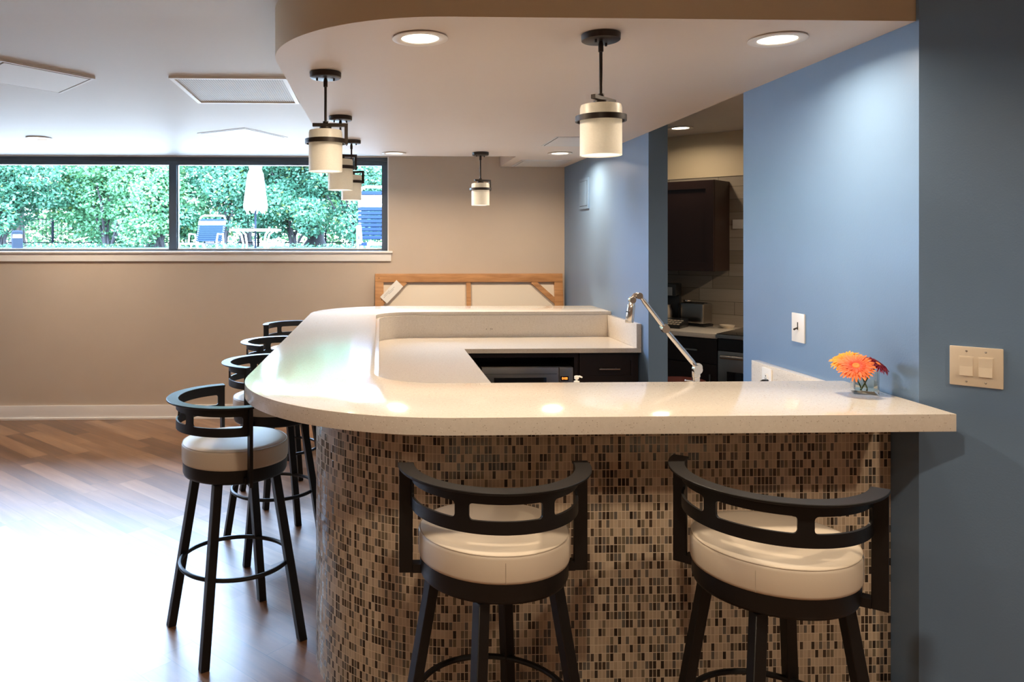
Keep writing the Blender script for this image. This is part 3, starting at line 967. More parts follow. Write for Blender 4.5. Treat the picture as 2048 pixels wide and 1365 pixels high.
# ---------------------------------------------------------------- bar stools
def make_stool():
    t = thing('bar_stool', 'x', 'bar stool')
    r = .207
    pr = [(.0005, .700), (r - .012, .700), (r - .002, .704), (r, .712), (r, .765), (r - .002, .771), (r - .008, .776), (r - .03, .780), (r * .5, .786), (.0005, .788)]
    cu = MB().lathe(pr, 64, cap=False).build('cushion', 'vinyl', t, angle=60)
    ring = [(math.cos(a) * (r - .0035), math.sin(a) * (r - .0035), .7735) for a in [2 * PI * k / 64 for k in range(64)]]
    MB().tube(ring, .0016, 6, closed=True).build('piping', 'vinyl_seam', cu)
    sm = MB(); sm.tube([(0, -r - .0002, .706), (0, -r - .0004, .755), (0, -r + .004, .771)], .0009, 5); sm.build('seam', 'vinyl_seam', cu)
    MB().lathe([(.0005, .640), (.10, .640), (.185, .646), (.199, .652), (.203, .662), (.203, .706), (.199, .709), (.0005, .7015)], 64, cap=False).build('seat_ring', 'black_metal', t, angle=50)
    # curved back plate with three rounded openings; the seated person's back is at -y
    ro, ri = .2285, .2215
    z1, z0 = .944, .836
    hz0, hz1, rad = .869, .911, .010
    holes = [(-84, -33.5), (-24, 24), (33.5, 84)]
    th = set()
    for k in range(-90, 91, 3):
        th.add(float(k))
    for a, b in holes:
        dr_ = math.degrees(rad / ro)
        for k in range(5):
            ph = k / 4
            th.add(a + dr_ * (1 - math.cos(ph * PI / 2))); th.add(b - dr_ * (1 - math.cos(ph * PI / 2)))
    th = sorted(th)
    th = [x for i, x in enumerate(th) if i == 0 or x - th[i - 1] > 1e-4]
    def lohi(x):
        for a, b in holes:
            if a - 1e-6 <= x <= b + 1e-6:
                dr_ = math.degrees(rad / ro)
                e = min(x - a, b - x)
                if e >= dr_:
                    return hz0, hz1
                q2 = 1 - e / dr_
                s = rad * (1 - math.sqrt(max(0, 1 - q2 * q2)))
                return hz0 + s, hz1 - s
        return hz0 + rad, hz1 - rad
    pm = MB()
    vs2, fs2 = [], []
    for x in th:
        an = math.radians(-90 + x)
        lo_, hi_ = lohi(x)
        for rr in (ro, ri):
            for z in (z0, lo_, hi_, z1):
                vs2.append((rr * math.cos(an), rr * math.sin(an), z))
    for i in range(len(th) - 1):
        mid = (th[i] + th[i + 1]) / 2
        inh = any(a < mid < b for a, b in holes)
        A, B = 8 * i, 8 * i + 8
        for k in (0, 1, 2):
            if k == 1 and inh:
                continue
            fs2.append((A + k, B + k, B + k + 1, A + k + 1))
            fs2.append((A + 4 + k, A + 5 + k, B + 5 + k, B + 4 + k))
        fs2.append((A, A + 4, B + 4, B)); fs2.append((A + 3, B + 3, B + 7, A + 7))
        if inh:
            fs2.append((A + 1, B + 1, B + 5, A + 5)); fs2.append((A + 2, A + 6, B + 6, B + 2))
    for i, x in enumerate(th):   # side walls of the openings
        for a, b in holes:
            if abs(x - a) < 1e-4 or abs(x - b) < 1e-4:
                A = 8 * i
                fs2.append((A + 1, A + 2, A + 6, A + 5))
    for A in (0, 8 * (len(th) - 1)):
        fs2 += [(A, A + 1, A + 5, A + 4), (A + 1, A + 2, A + 6, A + 5), (A + 2, A + 3, A + 7, A + 6)]
    pm.add(vs2, fs2)
    pm.build('backrest', 'black_metal', t, angle=30)
    # flat top rail
    fl = MB()
    A = arc(0, 0, .264, -180 - 2, 2, 60); B = arc(0, 0, .2195, -180 - 2, 2, 60)
    fl.strip(A, B, .944, .951)
    fl.build('top_rail', 'black_metal', t, bevel=.0015, angle=30, seg=1)
    for s in (-1, 1):
        p = MB().box(min(s * .223, s * .260), max(s * .223, s * .260), -.007, .006, .652, .9435)
        p.build('back_post', 'black_metal', t, bevel=.001, seg=1)
        MB().box(min(s * .19, s * .2235), max(s * .19, s * .2235), -.016, .016, .655, .678).build('bracket', 'black_metal', t, smooth=False)
    # splayed square legs
    for k in range(4):
        an = PI / 4 + k * PI / 2
        c_, s_2 = math.cos(an), math.sin(an)
        top = Vector((c_ * .118 * 1.4142, s_2 * .118 * 1.4142, .645)); bot = Vector((c_ * .197 * 1.4142, s_2 * .197 * 1.4142, 0))
        h = .0165
        lg = MB()
        vs3 = [bot + Vector((dx * h, dy * h, 0)) for dx, dy in ((-1, -1), (1, -1), (1, 1), (-1, 1))] + [top + Vector((dx * h, dy * h, 0)) for dx, dy in ((-1, -1), (1, -1), (1, 1), (-1, 1))]
        lg.add(vs3, [(3, 2, 1, 0), (4, 5, 6, 7), (0, 1, 5, 4), (1, 2, 6, 5), (2, 3, 7, 6), (3, 0, 4, 7)])
        lg.build('leg', 'black_metal', t, bevel=.002, seg=1)
    ring = [(math.cos(2 * PI * k / 64) * .213, math.sin(2 * PI * k / 64) * .213, .300) for k in range(64)]
    MB().tube(ring, .0085, 10, closed=True).build('footrest_ring', 'black_metal', t)
    return t
st0 = make_stool()
# rz turns the backrest (at -y) around; the base turns with LEG_ROT
LEG = {'leg', 'footrest_ring'}
def place_stool(first, x, y, face, base, label):
    """face: direction the seat looks to (deg from +x); base: azimuth of one foot"""
    rz = math.radians(face - 90)
    o = st0 if first else copy_thing(st0, (0, 0, 0), 0, label)
    o['label'] = label
    o['group'] = 'bar stools around the bar'
    o.location = (x, y, 0); o.rotation_euler = (0, 0, rz)
    for ch in o.children:
        if ch.name.split('.')[0] in LEG:
            ch.rotation_euler = (0, 0, math.radians(base - 45) - rz)
    return o
place_stool(True, .311, 2.085, 90, 251, 'bar stool in front of the mosaic with its curved back straight to the camera')
place_stool(False, 1.040, 1.980, math.degrees(math.atan2(.78, .62)), 231, 'bar stool turned at an angle beside the dark blue wall at the right end')
place_stool(False, -.580, 3.055, math.degrees(math.atan2(.402, .917)), 257, 'nearest bar stool on the left of the bar, standing clear on the bright floor')
place_stool(False, -.55, 3.94, math.degrees(math.atan2(-.41, .91)), 250, 'second bar stool along the left side, its seat half under the bar edge')
place_stool(False, -.60, 4.735, math.degrees(math.atan2(-.45, .89)), 255, 'third bar stool along the left side, only its backrest shows')
place_stool(False, -.62, 5.74, math.degrees(math.atan2(-.95, .3)), 262, 'farthest bar stool on the left, back rail just beyond the bar corner')

# ---------------------------------------------------------------- pendants
def make_pendant():
    """origin at the soffit"""
    t = thing('pendant_light', 'x', 'pendant light')
    MB().lathe([(.0005, -.024), (.058, -.024), (.0625, -.021), (.0635, -.002), (.0605, 0), (.0005, 0)], 40, cap=False).build('canopy', 'bronze', t, angle=40)
    for s in (-1, 1):
        MB().lathe([(.0035, -.034), (.0042, -.032), (.0042, -.024)], 10, Matrix.Translation((s * .034, 0, 0))).build('screw', 'bronze', t)
    m = MB(); m.lathe([(.0055, -.06), (.0085, -.058), (.0085, -.034), (.006, -.024)], 16); m.lathe([(.0055, -.205), (.0055, -.06)], 16)
    m.lathe([(.009, -.205), (.011, -.203), (.011, -.198), (.0056, -.195)], 16)
    m.build('stem', 'bronze', t)
    m = MB(); m.box(-.052, .090, -.008, .008, -.219, -.205); m.box(.076, .090, -.008, .008, -.290, -.219)
    m.build('bracket', 'bronze', t, bevel=.0012, seg=1)
    MB().lathe([(.018, -.236), (.024, -.232), (.024, -.220), (.012, -.219)], 20).build('socket_cap', 'bronze', t)
    MB().strip(arc(0, 0, .0825, 0, 360, 48), arc(0, 0, .0765, 0, 360, 48), -.288, -.270).build('ring', 'bronze', t, angle=40)
    for a in (60, 180, 300):
        c_, s_ = math.cos(math.radians(a)), math.sin(math.radians(a))
        MB().cyl((c_ * .064, s_ * .064, -.279), (c_ * .078, s_ * .078, -.279), .002, 8).build('spacer_pin', 'bronze', t)
    MB().lathe([(.0625, -.397), (.0650, -.397), (.0655, -.388), (.0655, -.245), (.063, -.237), (.022, -.235), (.022, -.2325), (.0645, -.2345), (.0675, -.244), (.0675, -.400), (.0625, -.400)], 48, cap=False).build('shade', 'shade', t, angle=50)
    MB().lathe([(.002, -.345), (.014, -.338), (.018, -.322), (.014, -.300), (.010, -.285), (.010, -.238)], 16).build('bulb', 'bulb_glow', t)
    return t
pe0 = make_pendant()
PEN = [(.724, 2.475, 45, 'largest and nearest white glass pendant, hanging alone over the front of the bar'),
       (-.222, 3.067, 2, 'front pendant of the three in a line over the left arm of the bar'),
       (-.218, 4.124, 12, 'middle pendant of the three in a line, before the window'),
       (-.195, 5.08, -20, 'rear pendant of the three in a line, lowest in view before the window'),
       (.754, 5.716, 25, 'small distant pendant before the beige wall over the back bar top')]
for i, (x, y, a, lab) in enumerate(PEN):
    o = pe0 if i == 0 else copy_thing(pe0, (0, 0, 0), 0, lab)
    o.location = (x, y, S); o.rotation_euler = (0, 0, math.radians(a)); o['label'] = lab; o['group'] = 'pendant lights over the bar'
    ld = bpy.data.lights.new('pendant_bulb_light', 'POINT'); ld.energy = .55; ld.color = (1.0, 0.9, 0.76); ld.shadow_soft_size = .02
    lo = bpy.data.objects.new('pendant_bulb_light', ld); col.objects.link(lo); lo.location = (x, y, S - .365)

# ---------------------------------------------------------------- stretched canvas leaning backwards
cv = thing('canvas_stretcher', 'back of a large stretched canvas with orange wooden bars leaning on the wall', 'canvas', (0, 6.60, 0))
cv.rotation_euler = (math.radians(-7.2), 0, 0)
H_ = 1.297; x0, x1 = -.050, 1.632; wb_ = .076
MB().box(x0 + .004, x1 - .004, .030, .034, .004, H_ - .004).build('canvas_cloth', 'canvas', cv, smooth=False)
for nm, b in (('stretcher_bar', (x0, x1, 0, .0298, H_ - wb_, H_)), ('stretcher_bar', (x0, x1, 0, .0298, 0, wb_)), ('stretcher_bar', (x0, x0 + wb_, .0002, .0298, wb_, H_ - wb_)), ('stretcher_bar', (x1 - wb_, x1, .0002, .0298, wb_, H_ - wb_)),
              ('cross_bar', (.765, .805, .006, .028, wb_, H_ - wb_))):
    MB().box(*b).build(nm, 'pine', cv, bevel=.004)
def brace(xa, za, xb, zb, w=.045):
    a, b = Vector((xa, 0, za)), Vector((xb, 0, zb)); d = (b - a).normalized(); nn = Vector((d.z, 0, -d.x)) * w / 2
    m = MB(); q4 = [a - nn, b - nn, b + nn, a + nn]
    m.add([p + Vector((0, .004, 0)) for p in q4] + [p + Vector((0, .02, 0)) for p in q4], [(0, 1, 2, 3), (7, 6, 5, 4), (0, 4, 5, 1), (1, 5, 6, 2), (2, 6, 7, 3), (3, 7, 4, 0)])
    m.build('corner_brace', 'pine', cv, smooth=False)
brace(x1 - .27, H_ - .07, x1 - .06, H_ - .26); brace(x0 + .27, H_ - .07, x0 + .06, H_ - .26)
brace(x1 - .27, .07, x1 - .06, .26); brace(x0 + .27, .07, x0 + .06, .26)
lm = Matrix.Translation((.098, -.003, H_ - .162)) @ Matrix.Rotation(math.radians(-46), 4, 'Y')
lb = MB().box(-.105, .105, -.0015, .0005, -.042, .042, lm).build('paper_label', 'paper', cv, smooth=False)
sc = MB()
for z_, a, b in ((.022, -.07, -.01), (.012, -.085, .05), (.002, -.03, .02)):
    xx = a
    while xx < b:
        w = random.uniform(.006, .014); sc.box(xx, xx + w, -.0019, -.0015, z_, z_ + .003, lm); xx += w + .004
sc.build('writing', 'ink', lb, smooth=False)
for px_, pz_ in ((x0 + .035, H_ - .04), (x0 + .06, H_ - .235)):
    MB().cyl((px_, -.001, pz_), (px_, .004, pz_), .004, 10).build('nail', 'gap', cv)

# ---------------------------------------------------------------- wall plates
t = thing('wall_switch', 'white single wall plate with a dark toggle on the blue wall', 'light switch', (XW, 2.957, 1.2205), -PI / 2)
MB().box(-.045, .045, -.006, 0, -.0575, .0575).build('cover_plate', 'white_plastic', t, bevel=.003)
MB().box(-.003, .003, -.0068, -.006, -.008, .022).build('slot', 'gap', t, smooth=False)
m = MB(); m.tube([(0, -.006, .0), (0, -.016, -.004), (0, -.022, -.007)], [.003, .0035, .004], 8); m.build('toggle', 'bronze', t)
t = thing('rocker_switch', 'almond double rocker switch plate on the dark angled wall', 'light switch', (1.7585, 2.1865, 1.190), -PI / 4)
MB().box(-.064, .064, -.007, -.0002, -.0585, .0585).build('cover_plate', 'almond', t, bevel=.0035)
for s in (-1, 1):
    MB().box(s * .023 - .018, s * .023 + .018, -.0085, -.007, -.030, .030).build('rocker_frame', 'almond', t, bevel=.001)
    m = MB()
    xa, xb = s * .023 - .0155, s * .023 + .0155
    m.add([(xa, -.0085, -.027), (xb, -.0085, -.027), (xb, -.0085, .027), (xa, -.0085, .027), (xa, -.0135, -.027), (xb, -.0135, -.027), (xb, -.0105, 0), (xa, -.0105, 0), (xb, -.0095, .027), (xa, -.0095, .027)],
          [(0, 1, 5, 4), (4, 5, 6, 7), (7, 6, 8, 9), (9, 8, 2, 3), (0, 4, 7, 9, 3), (1, 2, 8, 6, 5)])
    m.build('rocker', 'almond', t, smooth=False)
    for z_ in (-.045, .045):
        MB().lathe([(.0005, -.0005), (.003, 0), (.0005, .001)], 12, Matrix.Translation((s * .023, -.007, z_)) @ Matrix.Rotation(PI / 2, 4, 'X'), cap=False).build('screw', 'steel', t)
t = thing('wall_access_door', 'blue painted square access door high on the far blue wall', 'access door', (XW, 6.118, 1.960), -PI / 2)
m = MB(); m.box(-.134, .134, -.012, 0, -.125, .125); m.build('frame', 'blue_paint', t, bevel=.003)
MB().box(-.112, .112, -.0125, -.0121, -.102, .102).build('shadow_gap', 'gap', t, smooth=False)
MB().box(-.109, .109, -.0165, -.0126, -.099, .099).build('door', 'blue_paint', t, bevel=.002)

# ---------------------------------------------------------------- vase and flowers
VX, VY = 1.577, 2.425
B_ = 1.067
rot = math.radians(-24)
va = thing('glass_vase', 'small square clear glass vase half full of water at the bar end', 'vase', (VX, VY, B_), rot)
g = MB()
h = .036; wi = .0315
prof = [(h, 0), (h, .078)]
vs_ = []
for r_, z_ in ((h * .95, 0), (h, .004), (h, .079), (wi, .079), (wi, .012)):
    vs_ += [(-r_, -r_, z_), (r_, -r_, z_), (r_, r_, z_), (-r_, r_, z_)]
fs_ = [(3, 2, 1, 0), (16, 17, 18, 19)]
for i in range(4):
    for k in range(4):
        fs_.append((4 * i + k, 4 * i + (k + 1) % 4, 4 * i + 4 + (k + 1) % 4, 4 * i + 4 + k))
g.add(vs_, fs_); g.build('glass_body', 'vase_glass', va, bevel=.0015, seg=2)
MB().box(-wi + .0004, wi - .0004, -wi + .0004, wi - .0004, .0122, .040).build('water', 'vase_water', va, smooth=False)
def flower(label, head, nrm, R, mm, foot, seed, layers=((1, 34, .0), (.82, 30, .004), (.55, 26, .007))):
    rnd = random.Random(seed)
    t = thing('gerbera_flower', label, 'flower', foot)
    hd = Vector(head) - Vector(foot)
    nz = Vector(nrm).normalized(); nx = nz.orthogonal().normalized(); ny = nz.cross(nx)
    m = MB(); uvs = []
    for rr, cnt, lift in layers:
        for k in range(cnt):
            a = 2 * PI * (k + rnd.uniform(-.25, .25)) / cnt
            L = R * rr * rnd.uniform(.9, 1.05); wd = R * .135 * rnd.uniform(.85, 1.15)
            e = nx * math.cos(a) + ny * math.sin(a); s = nz.cross(e)
            tip = lift + rnd.uniform(-.004, .003)
            pts = []
            for f_, w_, z_ in ((.10, .35, lift * .8), (.45, .9, lift + .006 * rr), (.80, 1.0, lift + .004), (.95, .6, tip + .001), (1.0, .12, tip)):
                c_ = hd + e * L * f_ + nz * z_
                pts.append((c_ - s * wd * w_ * .5 + nz * .0008, f_)); pts.append((c_ + nz * -.0004, f_)); pts.append((c_ + s * wd * w_ * .5 + nz * .0008, f_))
            o_ = m.add([p for p, q in pts], [(3 * i + j, 3 * i + j + 1, 3 * i + j + 4, 3 * i + j + 3) for i in range(4) for j in range(2)])
            uvs += [q * rr for p, q in pts]
    po = m.build('petals', mm, t, angle=80)
    ul = po.data.uv_layers.new(name='uv')
    for lp in po.data.loops:
        ul.data[lp.index].uv = (uvs[lp.vertex_index], .5)
    rotm = Matrix.Translation(hd + nz * .004) @ nz.to_track_quat('Z', 'Y').to_matrix().to_4x4()
    MB().lathe([(.0005, -.004), (R * .24, -.002), (R * .24, .004), (R * .15, .007), (.0005, .006)], 20, rotm, cap=False).build('flower_centre', 'flower_eye', t)
    fl = Vector((0, 0, 0)); mid = Vector(((hd.x) * .45, hd.y * .45, hd.z * .5 + .002))
    MB().tube([fl, mid, hd - nz * .012, hd - nz * .001], [.0022, .0022, .0026, .005], 8).build('stem', 'stem', t)
    return t
fz = B_ + .014
flower('large orange gerbera leaning left out of the glass vase', (1.514, 2.370, 1.160), (-.40, -.56, .72), .056, 'petal_orange', (1.590, 2.432, fz), 3)
flower('amber yellow gerbera behind the orange one', (1.508, 2.408, 1.172), (-.45, -.30, .84), .052, 'petal_yellow', (1.575, 2.440, fz), 5, ((1, 34, 0), (.8, 28, .004)))
flower('crimson gerbera leaning right out of the glass vase', (1.598, 2.398, 1.160), (.34, -.42, .80), .043, 'petal_red', (1.562, 2.418, fz), 8)

# ---------------------------------------------------------------- kitchen (runs along the angled wall)
KM = Matrix.Translation(K0) @ Matrix.Rotation(-PI / 4, 4, 'Z')      # local x along the wall, -y out into the room
def kbox(m, s0, s1, d0, d1, z0, z1):
    m.box(s0, s1, -d1, -d0, z0, z1, KM)
    return m
cab = thing('wall_cabinet', 'dark cherry kitchen wall cabinet hanging in the opening', 'cabinet')
kbox(MB(), -.63, -.112, .013, .31, 1.345, 2.035).build('body', 'cherry_dark', cab, smooth=False)
m = MB(); kbox(m, -.628, -.114, .3105, .325, 1.348, 2.032)
for b in ((-.628, -.57, 1.348, 2.032), (-.172, -.114, 1.348, 2.032), (-.57, -.172, 1.348, 1.41), (-.57, -.172, 1.97, 2.032)):
    kbox(m, b[0], b[1], .325, .333, b[2], b[3])
m.build('door', 'cherry_dark', cab, smooth=False)
cab = thing('wall_cabinet', 'second dark cherry kitchen wall cabinet, mostly behind the blue wall end', 'cabinet')
kbox(MB(), -1.08, -.632, .013, .31, 1.345, 2.035).build('body', 'cherry_dark', cab, smooth=False)
kbox(MB(), -1.078, -.634, .3105, .33, 1.348, 2.032).build('door', 'cherry_dark', cab, bevel=.004)
CS = .03     # where the counter stops and the range begins
cab = thing('base_cabinet', 'black-brown kitchen base cabinets under the small stone counter', 'cabinet')
kbox(MB(), -.83, CS, .010, .58, 0, .880).build('body', 'espresso', cab, smooth=False)
for k in range(2):
    a, b = -.82 + k * .42, -.405 + k * .42
    d_ = kbox(MB(), a, b, .5805, .60, .70, .872).build('drawer', 'espresso', cab, smooth=False)
    kbox(MB(), (a + b) / 2 - .07, (a + b) / 2 + .07, .602, .618, .782, .792).build('handle', 'steel', d_, smooth=False)
    d_ = kbox(MB(), a, b, .5805, .60, .10, .69).build('door', 'espresso', cab, smooth=False)
    kbox(MB(), b - .05, b - .04, .602, .618, .48, .62).build('handle', 'steel', d_, smooth=False)
tag(kbox(MB(), -.78, CS, .010, .635, .881, .914).build('kitchen_counter', 'quartz', bevel=.003), 'small stone kitchen counter with the coffee maker and toaster on it', 'countertop')
rg = thing('kitchen_range', 'black and stainless kitchen range cut off by the blue wall', 'stove')
kbox(MB(), CS + .003, CS + .76, .02, .60, 0, .895).build('body', 'black_plastic', rg, smooth=False)
kbox(MB(), CS + .001, CS + .762, .02, .655, .896, .922).build('cooktop', 'black_glass', rg, bevel=.006)
kbox(MB(), CS + .001, CS + .762, .6555, .672, .892, .918).build('front_trim', 'steel', rg, bevel=.004)
dr = kbox(MB(), CS + .006, CS + .757, .6005, .64, .20, .80).build('oven_door', 'steel', rg, bevel=.004)
kbox(MB(), CS + .07, CS + .69, .6405, .645, .30, .66).build('window', 'black_glass', dr, smooth=False)
m = MB(); m.cyl(KM @ Vector((CS + .04, -.685, .765)), KM @ Vector((CS + .72, -.685, .765)), .012, 14)
m.cyl(KM @ Vector((CS + .08, -.64, .765)), KM @ Vector((CS + .08, -.685, .765)), .008, 10); m.cyl(KM @ Vector((CS + .68, -.64, .765)), KM @ Vector((CS + .68, -.685, .765)), .008, 10)
m.build('handle', 'steel', dr)
kbox(MB(), CS + .006, CS + .757, .6005, .63, .805, .885).build('control_panel', 'black_plastic', rg, smooth=False)
# toaster
tp = KM @ Vector((-.315, -.16, .914))
to = thing('toaster', 'stainless steel toaster with a black end on the kitchen counter', 'toaster', tp, math.radians(-57))
to.scale = (.88, .88, 1.0)
MB().box(-.125, .125, -.075, .075, .0, .018).build('base', 'black_plastic', to, bevel=.006)
MB().box(-.115, .118, -.072, .072, .0185, .178).build('body', 'steel', to, bevel=.025, seg=4)
MB().box(-.135, -.1155, -.070, .070, .0185, .165).build('end_panel', 'black_plastic', to, bevel=.012, seg=3)
MB().box(-.148, -.1355, -.012, .012, .11, .125).build('lever', 'steel', to, bevel=.003)
MB().box(-.09, .095, -.030, -.012, .1785, .182).build('slot', 'gap', to, smooth=False)
MB().box(-.09, .095, .012, .030, .1785, .182).build('slot', 'gap', to, smooth=False)
MB().lathe([(.0005, 0), (.030, 0), (.034, .006), (.030, .014), (.0005, .016)], 24, Matrix.Translation((-.06, -.04, .184)), cap=False).build('lid_knob', 'chrome', to)
# coffee maker
cp = KM @ Vector((-.53, -.20, .914))
cf = thing('coffee_maker', 'black coffee maker with a small silver panel beside the toaster', 'coffee maker', cp, math.radians(-34))
MB().box(-.09, .09, -.12, .10, 0, .03).build('base', 'black_plastic', cf, bevel=.006)
MB().box(-.09, .09, .02, .10, .0305, .23).build('water_tank', 'black_plastic', cf, bevel=.008)
MB().box(-.09, .09, -.11, .10, .2305, .325).build('brew_head', 'black_plastic', cf, bevel=.012)
MB().box(-.065, .065, -.1145, -.1105, .235, .30).build('silver_panel', 'steel', cf, bevel=.002)
MB().lathe([(.0005, 0), (.012, 0), (.010, .012), (.0005, .013)], 20, Matrix.Translation((.01, -.115, .267)) @ Matrix.Rotation(PI / 2, 4, 'X'), cap=False).build('knob', 'black_plastic', cf)
MB().lathe([(.045, .031), (.052, .04), (.052, .11), (.040, .14), (.042, .16), (.0005, .163)], 28, Matrix.Translation((0, -.045, 0))).build('carafe', 'steel', cf)
# desk phone
pp = KM @ Vector((-.42, -.40, .914))
ph = thing('desk_phone', 'black desk telephone with rows of pale keys at the counter edge', 'telephone', pp, math.radians(-40))
m = MB(); m.add([(-.11, -.10, 0), (.11, -.10, 0), (.11, .10, 0), (-.11, .10, 0), (-.11, -.10, .022), (.11, -.10, .022), (.11, .10, .065), (-.11, .10, .065)], [(3, 2, 1, 0), (4, 5, 6, 7), (0, 1, 5, 4), (1, 2, 6, 5), (2, 3, 7, 6), (3, 0, 4, 7)])
m.build('body', 'black_plastic', ph, bevel=.005)
for r in range(3):
    for c in range(6):
        x_ = -.045 + c * .026; y_ = -.065 + r * .045; z_ = .022 + (y_ + .10) * .215
        MB().box(x_ - .009, x_ + .009, y_ - .010, y_ + .010, z_ - .002, z_ + .005).build('key', 'almond', ph, smooth=False)
MB().box(-.105, -.065, -.09, .09, .0665, .088, Matrix.Rotation(math.radians(10), 4, 'X')).build('handset', 'black_plastic', ph, bevel=.008)
m = MB(); pts = [pp + Vector((-.05, -.10, .004)), pp + Vector((-.085, -.13, .003))]
tc = thing('soap_dish', 'small cream dish on the kitchen counter against the tiles', 'dish', KM @ Vector((-.075, -.16, .914)))
MB().lathe([(.0005, 0), (.040, 0), (.052, .012), (.055, .022), (.049, .020), (.038, .010), (.0005, .008)], 32, cap=False).build('bowl', 'almond', tc)
t = thing('wall_outlet', 'white wall plate high on the kitchen tiles at the blue wall edge', 'outlet', KM @ Vector((-.03, -.0085, 1.705)), -PI / 4)
MB().box(-.058, .058, -.006, 0, -.036, .036).build('cover_plate', 'white_plastic', t, bevel=.002)
MB().box(-.035, .035, -.008, -.006, -.016, .016).build('socket_face', 'white_plastic', t, bevel=.001)
# low stool with a dark red seat
ts = thing('low_stool', 'dark red round stool standing in the kitchen shadow', 'stool', (1.98, 4.93, 0))
MB().lathe([(.0005, .60), (.15, .60), (.16, .61), (.16, .64), (.15, .655), (.0005, .665)], 40, cap=False).build('seat', 'red_seat', ts)
for k in range(4):
    a = PI / 4 + k * PI / 2
    MB().tube([(math.cos(a) * .16, math.sin(a) * .16, 0), (math.cos(a) * .10, math.sin(a) * .10, .60)], .011, 10).build('leg', 'black_metal', ts)

# ---------------------------------------------------------------- outdoors
GZ = 1.15
struct(MB().box(-40, 40, YB + .17, 70, GZ - .3, GZ).build('ground_patio', 'concrete', smooth=False))
gb = MB().prism([(-30, 20.5), (16, 20.5), (16, 45), (-30, 45)], GZ, GZ + .30)
gb.build('ground_bed', 'grass', smooth=False)['kind'] = 'structure'
BZ = GZ + .30

def leaves(m, centre, rad, count, size, rnd):
    cx_, cy_, cz_ = centre
    for _ in range(count):
        d = Vector((rnd.gauss(0, 1), rnd.gauss(0, 1), rnd.gauss(0, 1))).normalized()
        k = rnd.uniform(.55, 1.05) ** .5
        p = Vector((cx_ + d.x * rad[0] * k, cy_ + d.y * rad[1] * k, cz_ + d.z * rad[2] * k))
        a = Vector((rnd.gauss(0, 1), rnd.gauss(0, 1), rnd.gauss(0, .6) - .3)).normalized()
        b = a.cross(Vector((rnd.gauss(0, 1), rnd.gauss(0, 1), rnd.gauss(0, 1)))).normalized()
        s = size * rnd.uniform(.7, 1.3)
        o = len(m.v)
        m.v += [p, p + a * s * .5 + b * s * .28, p + a * s, p + a * s * .5 - b * s * .28]
        m.f.append((o, o + 1, o + 2, o + 3))

def shrub(label, x, y, w, h, mm, n, seed, size=.11, base=None, lean=0, group=None):
    rnd = random.Random(seed)
    base = BZ if base is None else base
    t = thing('garden_shrub', label, 'shrub', (x, y, base), 0, group)
    st = MB()
    tips = []
    for k in range(7):
        a = rnd.uniform(0, 2 * PI); q = rnd.uniform(.25, .95)
        tip = Vector((math.cos(a) * w * .42 * q + lean, math.sin(a) * w * .3 * q, h * rnd.uniform(.45, .8)))
        mid = tip * .5 + Vector((rnd.uniform(-.1, .1), 0, rnd.uniform(-.05, .15)))
        st.tube([Vector((rnd.uniform(-.12, .12), 0, 0)), mid, tip], [.045, .03, .012], 6)
        tips.append(tip)
    st.build('branches', 'bark', t)
    m = MB()
    nb = 26
    for k in range(nb):
        if k < 7:
            c = tips[k]
        else:
            c = Vector((rnd.uniform(-.45, .45) * w + lean, rnd.uniform(-.3, .3) * w, h * rnd.uniform(.16, .92)))
        r_ = w * rnd.uniform(.14, .24)
        leaves(m, c, (r_, r_, r_ * .75), n // nb, size, rnd)
    o = m.build('foliage', mm, t, smooth=False)
    o['kind'] = 'stuff'
    return t
SH = [('dark teal shrub at the far left of the window, rounded and dense', -10.8, 22.0, 3.6, 3.5, 'leaf_a', 30000, 1),
      ('broad fresh green shrub filling the middle of the left window pane', -8.0, 22.6, 3.4, 3.6, 'leaf_b', 25000, 2),
      ('loose green shrub with crooked bare stems before the window mullion', -6.3, 21.8, 2.6, 2.7, 'leaf_b', 14000, 3),
      ('green shrub just right of the window mullion behind the white lounge chair', -4.6, 22.3, 3.2, 3.5, 'leaf_a', 23000, 4),
      ('dense teal shrub directly behind the closed white umbrella', -2.6, 22.8, 3.4, 3.7, 'leaf_a', 27000, 5),
      ('dark green shrub behind the three pendants at the right of the window', -.8, 22.2, 3.0, 3.2, 'leaf_a', 21000, 6),
      ('pale green shrub at the right window corner behind the blue strapped chair', 1.0, 22.5, 3.0, 3.4, 'leaf_b', 19000, 7),
      ('shrub past the right end of the window', 3.4, 22.4, 3.2, 3.3, 'leaf_b', 12000, 8),
      ('shrub past the left end of the picture', -13.8, 22.4, 3.6, 3.5, 'leaf_b', 14000, 9)]
for s in SH:
    shrub(*s)
def tree(label, x, y, h, mm, n, seed, tr=.22, crown=2.6, size=.15):
    rnd = random.Random(seed)
    t = thing('tree', label, 'tree', (x, y, BZ))
    tk = MB(); tk.tube([(0, 0, -.02), (.02, 0, .25), (.0, 0, 1.1), (.05, 0, h * .45)], [tr * 1.5, tr, tr * .85, tr * .6], 12)
    for k in range(6):
        a = rnd.uniform(0, 2 * PI); z0_ = rnd.uniform(1.0, h * .45)
        tk.tube([(0, 0, z0_), (math.cos(a) * crown * .3, math.sin(a) * crown * .3, z0_ + h * .2), (math.cos(a) * crown * .6, math.sin(a) * crown * .6, z0_ + h * .45)], [tr * .5, tr * .3, tr * .1], 8)
    tk.build('trunk', 'bark', t)
    m = MB()
    for k in range(18):
        c = Vector((rnd.uniform(-.7, .7) * crown, rnd.uniform(-.6, .6) * crown, h * rnd.uniform(.45, 1.0)))
        r_ = crown * rnd.uniform(.25, .42)
        leaves(m, c, (r_, r_, r_ * .7), n // 18, size, rnd)
    m.build('foliage', mm, t, smooth=False)['kind'] = 'stuff'
